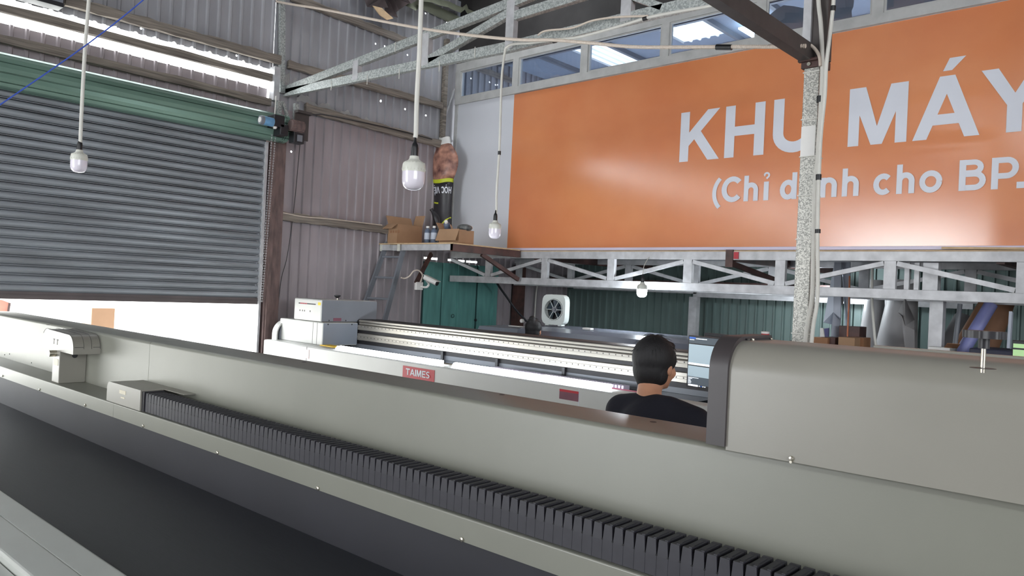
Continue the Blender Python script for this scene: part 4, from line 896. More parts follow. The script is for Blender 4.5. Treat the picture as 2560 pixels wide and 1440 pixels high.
cable('orange_cord', [at(2124, 690, 'X', 7.9), at(2122, 760, 'X', 7.9), at(2119, 830, 'X', 7.9), at(2118, 868, 'X', 7.9)], .008, M_orangec, 'orange brown cord hanging beside the pale vinyl sheet', cat_='cord')
def small_carton(x, y, w_, h_, X, lab, mt=M_cardd, d=.2):
    p = at(x, y, 'X', X); m = MB(); m.box(p.x, p.x+d, p.y-w_, p.y, 1.432, p.z, .003); return m.build('carton', mt, label=lab, cat='box')
small_carton(2030, 842, .15, .16, 7.4, 'brown carton right behind the pillar pipes')
small_carton(2062, 842, .10, .16, 7.45, 'dark open carton beside the brown carton by the pillar', M_rust)
small_carton(2096, 842, .15, .16, 7.4, 'light brown carton with a small white label under the vinyl', M_card)
small_carton(2121, 842, .14, .16, 7.55, 'brown carton beside the orange cord')
small_carton(2098, 814, .20, .12, 7.9, 'dark brown carton stacked at the back behind the cord', M_rust)
hang('paper_scrap', [(2050, 820), (2056, 820), (2066, 866), (2048, 866)], 7.6, M_cap, 'white folded paper standing in the dark carton', 'paper', .02)
hang('blue_paper', [(2058, 822), (2070, 820), (2072, 868), (2060, 868)], 7.7, mat('dull_violet_paper', (86, 84, 130), .6), 'dull violet paper behind the white folded paper', 'paper', .02)
m = MB(); m.tube(tofloor(at(2478, 760, 'X', 7.95), at(2396, 895, 'X', 7.75)), .055, 20); m.build('leaning_tube', M_violet, smooth=True, label='lilac wrapped tube leaning to the right of the broad column', cat='tube')
m = MB(); m.tube(tofloor(at(2470, 748, 'X', 8.35), at(2432, 812, 'X', 8.2)), .058, 20); m.build('leaning_tube', M_tube, smooth=True, label='brown cardboard tube leaning above the lilac tube', cat='tube')
m = MB(); m.tube(tofloor(at(2512, 755, 'X', 9.0), at(2460, 900, 'X', 8.8)), .09, 20); m.build('leaning_tube', M_tube, smooth=True, label='dark brown roll leaning behind the black hand knob', cat='tube')
m = MB(); m.tube(tofloor(at(2400, 760, 'X', 7.7), at(2384, 890, 'X', 7.65)), .02, 12); m.build('leaning_pipe', M_steelbox, smooth=True, label='thin grey pipe leaning left of the lilac tube', cat='pipe')
m = MB(); m.tube(tofloor(at(2420, 800, 'X', 9.4), at(2370, 890, 'X', 9.2)), .14, 20); m.build('vinyl_roll', mat('dark_grey_roll', (96, 94, 94), .6), smooth=True, label='wide dark grey roll leaning behind the thin grey pipe', cat='roll')
m = MB(); m.bar(at(2528, 780, 'X', 7.2), at(2522, 872, 'X', 7.15), .06, .02, (0, 1, 0)); m.build('white_board', M_paper, label='narrow white board standing at the far right', cat='board')
m = MB(); p = at(2430, 870, 'X', 7.0); m.box(7.0, 7.5, p.y-.45, p.y+.02, 1.3, p.z, .01); m.build('dark_cabinet', mat('navy_cabinet', (44, 46, 66), .5), label='dark navy cabinet low behind the hand knob', cat='cabinet')
m = MB(); p = at(2320, 866, 'X', 7.3); m.box(7.3, 7.44, p.y-.17, p.y, 1.4, p.z, .004); m.mi = 1; m.bar((7.36, p.y-.16, p.z), (7.28, p.y-.2, p.z+.04), .1, .004); m.build('open_carton', [M_cap, M_cardd], label='white open carton at the foot of the broad column', cat='box')
m = MB(); m.box(7.3, 7.9, 2.3, 3.5, 1.40, 1.43)
for x in (7.32, 7.83):
    for y in (2.32, 3.44): m.box(x, x+.05, y, y+.05, 0, 1.40)
m.build('storage_rack', M_steelbox, label='grey rack below the cartons, hidden behind the hood', cat='rack')
# second monitor at the right edge
mn = empty('monitor', (5.4, 1.05, 1.3), 0, 'computer monitor with a green and yellow screen at the right edge', 'monitor')
q = lambda x, y: at(x, y, 'X', 5.4)
tl, bl_ = q(2531, 850), q(2531, 910); W_ = .48; 
m = MB(); m.box(5.4, 5.43, tl.y-W_, tl.y, tl.z-.30, tl.z, .004); m.build('bezel', M_black, mn)
m = MB(); m.box(5.396, 5.4, tl.y-W_+.01, tl.y-.006, tl.z-.16, tl.z-.02); m.build('screen_upper', M_screen_g, mn)
m = MB(); m.box(5.396, 5.4, tl.y-W_+.01, tl.y-.006, tl.z-.28, tl.z-.161); m.build('screen_lower', M_screen_y, mn)
m = MB(); m.box(5.394, 5.396, tl.y-W_+.01, tl.y-.006, tl.z-.055, tl.z-.045); m.build('screen_bar', M_black, mn)
m = MB(); m.box(5.43, 5.46, tl.y-.27, tl.y-.22, .95, tl.z-.1); m.box(5.38, 5.55, tl.y-.35, tl.y-.13, .94, .95); m.build('stand', M_black, mn)
m = MB(); m.box(5.2, 5.9, .3, 1.4, .90, .94, .005); m.box(5.22, 5.26, .32, .36, 0, .9); m.box(5.84, 5.88, .32, .36, 0, .9); m.box(5.22, 5.26, 1.34, 1.38, 0, .9); m.box(5.84, 5.88, 1.34, 1.38, 0, .9)
m.build('desk', M_steelbox, label='grey desk hidden behind the hood, under the right monitor', cat='desk')

# ============================================================ OUTSIDE THE SHUTTER
p = at(230, 770, 'Y', 9.6)
m = MB(); m.box(p.x, at(288, 770, 'Y', 9.6).x, 9.6, 9.9, 1.18, p.z, .004); m.build('cardboard_box', M_card, label='tall brown cardboard box outside under the raised shutter', cat='box')
m = MB(); m.box(2.6, 4.2, 9.5, 10.3, 1.12, 1.18); 
for x in (2.65, 4.1):
    for y in (9.55, 10.2): m.box(x, x+.06, y, y+.06, 0, 1.12)
m.build('outdoor_table', M_whitep, label='white table outside carrying the tall cardboard box', cat='table')
m = MB(); p = at(150, 797, 'Y', 9.4); m.box(p.x-.06, p.x, 9.5, 9.56, 1.181, 1.235); m.mi = 1; m.box(p.x, p.x+.16, 9.5, 9.56, 1.181, 1.225); m.build('tape_gun', [M_yellow, M_black], label='yellow and black tool just above the left end of the near printer', cat='tool')

m = MB(); pk = [at(x, y, 'Y', 9.3) for x, y in ((-40, 742), (6, 750), (24, 757), (22, 770), (17, 800), (-40, 800))]
m._f([m.bm.verts.new(v) for v in pk]); m._f([m.bm.verts.new(v+Vector((0, .12, 0))) for v in pk[::-1]])
for i in range(6): m.quad(pk[i], pk[(i+1) % 6], pk[(i+1) % 6]+Vector((0, .12, 0)), pk[i]+Vector((0, .12, 0)))
m.mi = 1; m.bar(pk[2], (pk[3]+pk[4])/2, .02, .02)
pc = sum(pk, Vector())/6; m.box(pc.x-.3, pc.x, pc.y, pc.y+.1, 0, pc.z-.05)
m.build('pink_bundle', [mat('pale_pink_cloth', (226, 160, 140), .8), M_jamb], label='pale pink bundle outside at the far left under the shutter', cat='bundle')

# ============================================================ NEAR PRINTER (machine 1), frame turned by A1
A1_ = math.radians(1.66); FR1 = Matrix.Rotation(A1_, 4, 'Z')
def B1m(): return MB(FR1)
P1 = empty('flatbed_printer', FR1 @ Vector((1.9, 2.0, 0)), A1_, 'long beige grey flatbed printer with black belt filling the foreground', 'printer')
YA, YB = -1.3, 8.6      # extends past the frame on both sides (left end under the shutter)
YB = 7.6
def prism1(name, prof, y0, y1, mt, parent=P1, smooth=False, **k):
    m = B1m(); m.prism(prof, lambda u, v, t: (u, t, v), y0, y1); return m.build(name, mt, parent, smooth=smooth, **k)
def rcorner(cx_, cz_, r, a0, a1, n=6): return [(cx_+r*math.cos(math.radians(a0+(a1-a0)*k/n)), cz_+r*math.sin(math.radians(a0+(a1-a0)*k/n))) for k in range(n+1)]
# beam housing (two lengths meeting at the seam)
beamp = rcorner(1.917, 1.551, .017, 180, 90) + rcorner(2.122, 1.560, .008, 90, 0) + [(2.13, 1.05), (1.9, 1.05)]
SE = 4.357
prism1('beam_housing', beamp, YA, SE-.0015, M_beige, smooth=True)
prism1('beam_housing', beamp, SE+.0015, YB, M_beige, smooth=True)
prism1('seam', [(1.901, 1.06), (1.901, 1.560), (2.12, 1.560), (2.12, 1.06)], SE-.0016, SE+.0016, M_labd)
lip = rcorner(1.724, 1.231, .005, 180, 90, 3) + [(1.9, 1.236), (1.9, 1.226), (1.733, 1.224), (1.733, 1.160), (1.719, 1.160)]
prism1('shelf_lip', lip, YA, 4.353-.001, M_beige)
prism1('shelf_lip', lip, 4.353+.001, YB, M_beige)
prism1('skirt', [(1.735, .95), (1.735, 1.224), (1.75, 1.224), (1.75, .95)], YA, YB, M_skirt)
prism1('belt', rcorner(1.06, .955, .015, 180, 90, 3) + [(1.9, .97), (1.9, .90), (1.045, .90)], YA, YB, M_belt)
prism1('front_rail', rcorner(.83, .99, .012, 180, 90, 3) + [(.93, 1.002), (.931, .998), (.935, .998), (.936, 1.002), (1.03, 1.001)] + rcorner(1.03, .99, .011, 90, 0, 3) + [(1.041, .86), (.818, .86)], YA, YB, M_bedrail)
prism1('front_rail_step', [(.69, .965), (.70, .972), (.812, .972), (.817, .965), (.817, .80), (.69, .80)], YA, YB, M_bedrail)
prism1('front_rail_step', [(.55, .93), (.56, .94), (.682, .94), (.688, .93), (.688, .78), (.55, .78)], YA, YB, M_bedrail)
prism1('lower_body', [(.6, .2), (.6, .78), (2.1, .9), (2.1, .2)], YA, YB, M_beige2)
prism1('rear_panel', [(2.07, .25), (2.07, 1.06), (2.13, 1.06), (2.13, .25)], YA, YB, M_beige)
for y in (-1.0, 1.2, 3.5, 5.8, 7.3):
    m = B1m(); m.box(.8, .95, y, y+.15, 0, .2); m.box(1.85, 2.0, y, y+.15, 0, .2); m.build('foot', M_black, P1)
# screws along the lip and holes on the beam top
for px, py in ((7, 940), (100, 974), (214, 1013), (359, 1065), (545, 1132), (796, 1221), (1156, 1349)):
    p = at(px, py, 'X', 1.719, A1_); m = B1m(); m.lathe([(.007, 0), (.008, .002), (.0075, .005), (.004, .0065)], p, 12, (-1, 0, 0)); m.build('screw', M_screw, P1, smooth=True)
for px, py in ((12, 887), (79, 907), (24, 885)):
    p = at(px, py, 'X', 1.9, A1_); m = B1m(); m.lathe([(.005, 0), (.004, .003)], p, 8, (-1, 0, 0)); m.build('screw', M_labd, P1)
for px, py in ((120, 812), (760, 905), (1255, 986), (1633, 1054)):
    p = at(px, py, 'Z', 1.569, A1_); m = B1m(); m.lathe([(.011, 0), (.009, .0012)], Vector((p.x, p.y, 1.568)), 14); m.build('top_hole_plug', M_labd, P1)
# cable chain along the shelf
cz0, cz1, cx0, cx1 = 1.238, 1.333, 1.735, 1.835
y0c, y1c, pc = .35, 4.02, .0335
n = int((y1c-y0c)/pc); half = n//2
def chain_seg(k0, k1):
    m = B1m()
    m.mi = 1; m.box(cx0+.012, cx1-.012, y0c+k0*pc, y0c+k1*pc, cz0, cz1-.010)
    m.mi = 0
    for k in range(k0, k1):
        y = y0c+k*pc
        for s in (0, 1):
            x = cx0 if s == 0 else cx1-.012
            # tapered side plate: wide at the foot, narrow at the shoulder
            w0, w1 = .0, .006
            m.hexa([(x-.0004, y, cz0), (x+.012, y, cz0), (x+.012, y+pc, cz0), (x+.0004, y+pc, cz0),
                    (x-.0004, y, cz0+.052), (x+.012, y, cz0+.052), (x+.012, y+pc, cz0+.052), (x+.0004, y+pc, cz0+.052)])
            m.hexa([(x, y+.001, cz0+.052), (x+.012, y+.001, cz0+.052), (x+.012, y+pc-.001, cz0+.052), (x, y+pc-.001, cz0+.052),
                    (x+.001, y+.0048, cz1), (x+.012, y+.0048, cz1), (x+.012, y+pc-.0048, cz1), (x+.001, y+pc-.0048, cz1)])
        m.box(cx0+.012, cx1-.012, y+.0055, y+pc-.0055, cz1-.010, cz1-.001, 0); m.box(cx0+.02, cx1-.02, y+.011, y+pc-.011, cz1-.002, cz1+.0005, 0)
        m.box(cx0+.003, cx0+.018, y+.004, y+.013, cz1-.001, cz1+.003, 0)
        m.mi = 1; m.lathe([(.0028, 0), (.0026, .0012)], (cx0, y+.0005, cz0+.055), 8, (-1, 0, 0)); m.mi = 0
    return m.build('cable_chain', [M_chain, M_chaind], P1)
chain_seg(0, n)
# chain entry box with rounded nose
bz0, bz1 = 1.238, 1.345
m = B1m()
pr = [(y, z) for y, z in rcorner(4.425, bz1-.035, .035, 0, 90, 6)] + [(4.03, bz1), (4.03, bz0), (4.46, bz0)]
m.prism(pr, lambda u, v, t: (t, u, v), 1.722, 1.84); m.build('chain_entry_box', M_beige2, P1, smooth=True)
m = B1m(); m.box(1.73, 1.835, 4.005, 4.03, bz0, bz1-.006); m.mi = 1; m.lathe([(.009, 0), (.009, .006)], (1.76, 4.005, bz0+.03), 10, (0, -1, 0)); m.lathe([(.007, 0), (.007, .006)], (1.745, 4.005, bz0+.015), 10, (0, -1, 0)); m.build('chain_clamp', [M_black, M_screw], P1)
m = B1m(); m.box(1.7205, 1.722, 4.21, 4.29, 1.298, 1.318); m.box(1.7205, 1.722, 4.22, 4.27, 1.275, 1.283); m.build('nameplate', M_tan, P1)
m = B1m(); m.box(1.84, 1.9, 3.80, 4.42, bz1-.004, bz1); m.build('box_top_plate', M_beige2, P1)
# T-shaped cover bracket on the left
m = B1m(); m.box(1.742, 1.90, 5.265, 5.385, 1.236, 1.44, .004); m.build('bracket_column', M_beige2, P1)
m = B1m(); zt = 1.552; zb = 1.437
pr = rcorner(5.13, zt-.085, .085, 180, 90, 8) + rcorner(5.50, zt-.085, .095, 90, 0, 8) + [(5.595, zb), (5.045, zb)]
m.prism(pr, lambda u, v, t: (t, u, v), 1.742, 1.90); m.build('bracket_hood', M_beige2, P1, smooth=True)
m = B1m()
pr2 = rcorner(5.13, zt-.083, .088, 180, 90, 8); 
for x0, x1 in ((1.742, 1.7425), (1.80, 1.802), (1.845, 1.847), (1.893, 1.897)):
    pts = [Vector(((x0+x1)/2, u, v)) for u, v in pr2 + rcorner(5.50, zt-.083, .098, 90, 40, 5)]; m.tube(pts, .0012, 4)
m.build('hood_seam', M_labd, P1)
for y in (5.315, 5.375):
    m = B1m(); m.box(1.7405, 1.742, y-.012, y+.012, 1.502, 1.510); m.box(1.7405, 1.742, y-.0015, y+.0015, 1.475, 1.502); m.build('slot', M_labd, P1)
m = B1m(); m.cyl((1.743, 5.33, 1.42), (1.70, 5.33, 1.42), .020, 20); m.build('button', M_screw, P1, smooth=True)
m = B1m(); m.box(1.7405, 1.742, 5.285, 5.365, 1.345, 1.385); m.build('sticker', M_tan, P1)
m = B1m(); m.lathe([(.017, 0), (.015, .004)], (1.83, 5.265, 1.41), 16, (0, -1, 0)); m.build('side_knob', M_black, P1)
for x0, x1 in ((1.75, 1.80), (1.855, 1.895)):
    m = B1m(); m.box(x0, x1, 5.045, 5.050, 1.478, 1.481); m.build('slot', M_labd, P1)
# carriage hood (right)
HY0, HY1 = -.9, .872
r_ = .085
hp_ = rcorner(1.862+r_, 1.848-r_, r_, 180, 90, 12) + rcorner(2.115, 1.838, .010, 90, 0, 3) + [(2.125, 1.570), (1.862, 1.566)]
hd = prism1('carriage_hood', hp_, HY0, HY1, M_beige2, smooth=True)
capp = rcorner(1.856+r_, 1.855-r_, r_+.003, 180, 90, 12) + rcorner(2.118, 1.850, .010, 90, 0, 3) + [(2.128, 1.575), (1.853, 1.575)]
prism1('hood_end_cap', capp, HY1, HY1+.052, M_charcoal, hd, smooth=True)
prism1('hood_edge', [(1.95, 1.8475), (1.95, 1.853), (2.118, 1.853), (2.118, 1.8475)], HY1-.006, HY1+.001, M_black, hd)
for px, py in ((1878, 876), (2038, 878), (2163, 873)):
    p = at(px, py, 'Y', HY1-.006, A1_); m = B1m(); m.lathe([(.0045, 0), (.005, .002), (.004, .005), (.002, .0055)], (min(p.x, 2.10), HY1-.009, 1.848), 12); m.build('screw', M_screw, hd, smooth=True)
for px, py in ((1979, 1146),):
    p = at(px, py, 'X', 1.862, A1_); m = B1m(); m.lathe([(.006, 0), (.0065, .003), (.005, .006), (.003, .0065)], p, 14, (-1, 0, 0)); m.cyl(p+Vector((0, 0, -.008)), p+Vector((-.006, 0, -.008)), .0035, 10); m.build('screw', M_screw, hd, smooth=True)
# rear top ledge of the hood and hand knob
p = at(2457, 921, 'Z', 1.848, A1_); kx, ky = p.x, p.y
m = B1m(); m.box(2.128, 2.16, HY0, .60, 1.82, 1.853); m.build('rear_flange', M_beige2, hd)
kn = B1m(); kn.cyl((kx, ky, 1.84), (kx, ky, 1.902), .0042, 14); kn.build('threaded_stem', M_screw, hd, smooth=True)
m = B1m(); m.cyl((kx, ky, 1.885), (kx, ky, 1.905), .0095, 16)
pr = []
for k in range(48):
    an = 2*PI*k/48; rr = .0335+.0025*math.cos(8*an); pr.append((rr*math.cos(an), rr*math.sin(an)))
m.prism(pr, lambda u, v, t: (kx+u, ky+v, t), 1.904, 1.918); m.build('hand_knob', M_black, hd, smooth=True)
m = B1m(); m.lathe([(.022, 0), (.021, .0006)], (kx, ky, 1.8482), 20); m.build('slot_ring', M_labd, hd)

# ============================================================ SECOND PRINTER with rails
P2 = empty('flatbed_printer', (4.9, 4.8, 0), 0, 'second flatbed printer with silver rails, lit strips and a red TAIMES plate', 'printer')
FX = 4.33; Y0, Y1 = 2.35, 7.72
def prism2(name, prof, mt, y0=Y0, y1=Y1, parent=P2, smooth=False):
    m = MB(); m.prism(prof, lambda u, v, t: (u, t, v), y0, y1); return m.build(name, mt, parent, smooth=smooth)
prism2('front_panel', [(FX, .55), (FX, 1.272), (FX+.01, 1.285), (FX+.03, 1.285), (FX+.03, .55)], M_white_p)
prism2('front_ledge', [(FX+.03, 1.25), (FX+.03, 1.287), (FX+.17, 1.287), (FX+.17, 1.25)], M_white_p)
prism2('bed', [(FX+.17, 1.22), (FX+.17, 1.255), (4.99, 1.255), (4.99, 1.22)], M_glassbed, 2.6, 7.3)
prism2('lower_body', [(FX+.03, .3), (FX+.03, 1.22), (5.1, 1.22), (5.1, .3)], M_steelbox, Y0, 7.5)
for y in (2.5, 4.4, 6.2, 7.4):
    m = MB(); m.box(4.5, 4.62, y, y+.12, 0, .3); m.box(5.05, 5.17, y, y+.12, 0, .3); m.build('foot', M_black, P2)
# beam with two guide rails
prism2('beam_body', [(4.96, 1.30), (4.96, 1.55), (4.98, 1.565), (5.22, 1.565), (5.22, 1.22), (4.99, 1.22), (4.99, 1.30)], M_alud, 2.55, 7.6)
def rail(z0, z1, bulge, nm):
    m = MB(); m.prism([(4.96, z0), (4.96-bulge, z0+.006), (4.96-bulge, z1-.006), (4.955, z1)], lambda u, v, t: (u, t, v), 2.55, 6.84); return m.build(nm, M_alu, P2)
rail(1.535, 1.562, .012, 'beam_moulding'); rail(1.508, 1.532, .008, 'beam_moulding')
for z0, z1, zh in ((1.448, 1.508, 1.492), (1.338, 1.420, 1.378)):
    rr = rail(z0, z1, .022, 'guide_rail')
    m = MB(); m.prism([(4.94, zh-.012), (4.934, zh-.009), (4.934, zh+.009), (4.94, zh+.012)], lambda u, v, t: (u, t, v), 2.55, 6.84); m.build('linear_track', M_alu, rr)
    for k in range(0, 70):
        y = 2.6+k*.0605; m = MB(); m.box(4.9325, 4.934, y-.004, y+.004, zh-.0055, zh+.0055)
        m.build('bolt_hole', M_labd, rr)
for y in (5.45, 4.72, 3.95, 3.2):
    m = MB(); m.box(4.935, 4.955, y, y+.03, 1.255, 1.338); m.build('under_beam_stay', M_black, P2)
prism2('under_beam_panel', [(4.97, 1.256), (4.97, 1.335), (4.985, 1.335), (4.985, 1.256)], M_steelbox, 2.55, 7.0)
prism2('drag_chain_tray', [(4.80, 1.256), (4.80, 1.262), (4.93, 1.262), (4.93, 1.256)], M_black, 3.1, 4.6)
m = MB(); 
for k in range(46):
    y = 3.2+k*.030; m.box(4.70, 4.78, y, y+.022, 1.256, 1.292, .003)
m.build('drag_chain', M_hosel, P2)
m = MB(); m.box(4.60, 4.69, 3.05, 3.55, 1.257, 1.27); m.build('pink_scraper', M_pink, P2)
m = MB(); m.box(4.56, 4.74, 4.65, 5.7, 1.2555, 1.262); m.build('printed_board', M_print, P2)
m = MB(); m.box(4.53, 4.68, 5.75, 6.2, 1.2555, 1.26); m.build('teal_board', M_teal, P2)
# LED strips on the ledge
for ya, yb, x0, x1 in ((4.86, 6.38, FX+.02, FX+.085), (3.72, 4.70, FX+.035, FX+.08), (3.12, 3.74, FX+.045, FX+.105)):
    m = MB(); m.prism([(x0, 1.288), (x0, 1.306), (x0+.02, 1.325), (x1, 1.328), (x1, 1.288)], lambda u, v, t: (u, t, v), ya, yb); m.build('led_strip', M_led, P2)
# TAIMES plate and labels
pa, pb2 = at(1008, 920, 'X', FX), at(1087, 927, 'X', FX)
m = MB(); m.box(FX-.004, FX, pb2.y, pa.y, 1.135, 1.245, .0); pl = m.build('red_nameplate', M_red, P2)
m = MB(); sx_ = (pa.y-pb2.y)*.82/5.0; write(m, 'TAIMES', lambda u, v: (FX-.0055, pa.y-.045-u+v*.0, 1.168+v), .058, .068); m.build('lettering', M_lab, pl)
p = at(1400, 965, 'X', FX); p2_ = at(1448, 966, 'X', FX)
m = MB(); m.box(FX-.003, FX, p2_.y, p.y, 1.185, 1.255); m.mi = 1; m.box(FX-.0035, FX-.001, p2_.y, p.y, 1.24, 1.257); m.build('warning_label', [M_redp, M_red], P2)
p = at(765, 880, 'X', FX); m = MB(); m.box(FX-.003, FX, p.y-.06, p.y+.06, 1.16, 1.25); m.build('warning_label', mat('pink_white_label', (230, 196, 196), .5), P2)
for x in (762, 1448):
    p = at(x, 975, 'X', FX); m = MB(); m.box(FX-.002, FX, p.y-.003, p.y+.003, .56, 1.28); m.build('panel_seam', M_labd if x < 800 else M_lab, P2)
# left end cap with rounded corner
m = MB(); pr = rcorner(4.62, 1.36, .14, 180, 90, 8) + [(5.1, 1.50), (5.1, 1.22), (4.48, 1.22)]
m.prism(pr, lambda u, v, t: (u, t, v), 7.66, 7.74); m.build('end_cap', M_steelbox, P2)
m = MB(); pr = rcorner(4.60, 1.35, .145, 180, 90, 8) + [(5.1, 1.495), (5.1, 1.51)] + rcorner(4.60, 1.35, .16, 90, 180, 8) + [(4.44, 1.22), (4.455, 1.22)]
m.prism(pr, lambda u, v, t: (u, t, v), 7.655, 7.75); m.build('end_cap_edge', M_white_p, P2)
# carriage
cr = MB(); cr.box(4.50, 4.94, 6.845, 7.70, 1.285, 1.528, .012); co = cr.build('carriage', M_white_p, P2)
m = MB(); m.box(4.505, 4.935, 6.842, 6.8455, 1.295, 1.520); m.build('shaded_side', M_blue_p, co)  # blue-grey skin colours in the shade on this side of the white carriage
for x, z in ((4.56, 1.515), (4.86, 1.515)):
    m = MB(); m.lathe([(.008, 0), (.007, .002)], (x, 6.842, z-.006), 10, (0, -1, 0)); m.build('screw', M_black, co)
for y in (6.95, 7.03):
    m = MB(); m.box(4.4985, 4.50, y-.002, y+.002, 1.29, 1.52); m.build('seam', M_labd, co)
m = MB(); m.box(4.50, 4.70, 6.80, 6.86, 1.257, 1.285); m.build('blue_base', M_blue_p, co)
m = MB(); m.box(4.47, 4.60, 6.60, 6.84, 1.290, 1.298); m.build('yellow_guard', M_yellow, co)
m = MB(); m.box(4.50, 5.22, 6.89, 7.42, 1.532, 1.765, .014); uo = m.build('upper_box', M_white_p, co)
m = MB(); m.box(4.508, 5.212, 6.886, 6.8905, 1.537, 1.76); m.build('shaded_side', M_steelbox, co)  # darker grey skin puts shade into the colour of the white box's side
m = MB(); m.cyl((4.80, 7.05, 1.765), (4.80, 7.05, 1.785), .008, 10); m.mi = 1; m.lathe([(.012, .0), (.035, .02), (.035, .03), (.028, .033)], (4.80, 7.05, 1.783), 18); m.build('black_knob', [M_screw, M_black], co, smooth=True)
m = MB(); m.box(4.4985, 4.50, 7.0, 7.33, 1.705, 1.717); m.build('red_black_strip', M_black, co)
for k in range(4):
    m = MB(); m.box(4.4975, 4.4985, 7.27-.035*k, 7.295-.035*k, 1.707, 1.716); m.build('red_mark', M_red, co)
m = MB(); m.box(4.4985, 4.50, 6.905, 6.955, 1.705, 1.735); m.build('yellow_sticker', M_yellow, co)
for k, y in enumerate((7.30, 7.25, 7.21, 7.10)):
    m = MB(); m.box(4.4985, 4.50, y-.008, y+.006, 1.625, 1.642); m.build('button_mark', M_labd, co)
m = MB(); m.box(4.65, 4.75, 6.884, 6.8865, 1.542, 1.575); m.build('red_label', M_redp, co)
for x in (4.60, 4.81):
    m = MB(); m.lathe([(.008, 0), (.007, .002)], (x, 6.886, 1.548), 10, (0, -1, 0)); m.build('screw', M_black, co)

# ============================================================ MONITOR on desk in front of the person
mo1 = empty('monitor', (4.0, 2.1, .97), 0, 'computer monitor with a pale grey window open, beside the person', 'monitor')
tl = at(1722, 838, 'X', 4.02); vdir = (RM @ _ray(-40, 664)); vdir.z = 0; vdir.normalize(); ud = -vdir; nd = Vector((ud.y, -ud.x, 0))
if nd.dot(Vector((1, .5, 0))) > 0: nd = -nd      # toward the viewer
mw, mh = .50, .305
def mp_(u, v, d=0): return tl + ud*u + Vector((0, 0, -v)) + nd*d
def mquad(mb, u0, u1, v0, v1, d0, d1): mb.hexa([mp_(u0, v1, d0), mp_(u1, v1, d0), mp_(u1, v1, d1), mp_(u0, v1, d1), mp_(u0, v0, d0), mp_(u1, v0, d0), mp_(u1, v0, d1), mp_(u0, v0, d1)])
m = MB(); mquad(m, 0, mw, 0, mh, -.03, 0); m.build('bezel', M_black, mo1)
S = [('screen_title_bar', .006, mw-.006, .006, .044, M_screen_dk, .001), ('screen_blue_tab', .008, .055, .008, .018, M_screen_b, .002), ('screen_menu_text', .058, .14, .014, .018, M_screen_w, .002),
     ('screen_menu_text', .010, .045, .022, .0255, M_screen_w, .002), ('screen_tool_text', .235, .265, .028, .034, M_screen_w, .002), ('screen_tool_text', .275, .295, .028, .034, M_screen_w, .002), ('screen_tool_text', .305, .33, .029, .034, M_screen_w, .002), ('screen_tool_text', .39, .47, .030, .034, M_screen_w, .002),
     ('screen_window', .006, mw-.006, .050, .158, M_screen_lt, .001), ('screen_white_bar', .006, mw-.006, .158, .170, M_screen_w, .001), ('screen_window', .006, mw-.006, .176, .238, M_screen_lt, .001),
     ('screen_log_pane', .006, mw-.006, .238, .284, M_screen_dk, .001), ('screen_task_bar', .006, mw-.006, .284, .296, M_black, .001), ('screen_search_box', .014, .088, .284, .294, M_screen_w, .002)]
for k in range(6): S.append(('screen_log_text', .012, .012+(.078, .03, .018, .02, .024, .022)[k], .243+k*.0065, .246+k*.0065, M_screen_w, .002))
for k in range(4): S.append(('screen_icon', .095+k*.014, .102+k*.014, .286, .292, M_screen_b if k == 1 else M_screen_w, .002))
for nm, u0, u1, v0, v1, mt, d in S:
    m = MB(); mquad(m, u0, u1, v0, v1, 0, d); m.build(nm, mt, mo1)
m = MB(); c = mp_(mw/2, mh*.6, -.045); m.box(c.x-.02, c.x+.02, c.y-.03, c.y+.03, .96, c.z+.03); m.box(c.x-.10, c.x+.10, c.y-.12, c.y+.12, .951, .962, .003); m.build('stand', M_black, mo1)
m = MB(); m.box(3.40, 4.25, 1.25, 2.5, .91, .95, .004)
for x in (3.42, 4.19):
    for y in (1.27, 2.44): m.box(x, x+.04, y, y+.04, 0, .91)
m.build('desk', M_steelbox, label='plain grey desk below the near computer monitor', cat='desk')
m = MB(); m.box(3.47, 3.62, 1.62, 2.04, .951, .968, .004)
m.build('keyboard', M_black, label='black keyboard lying on the desk in front of the person', cat='keyboard')

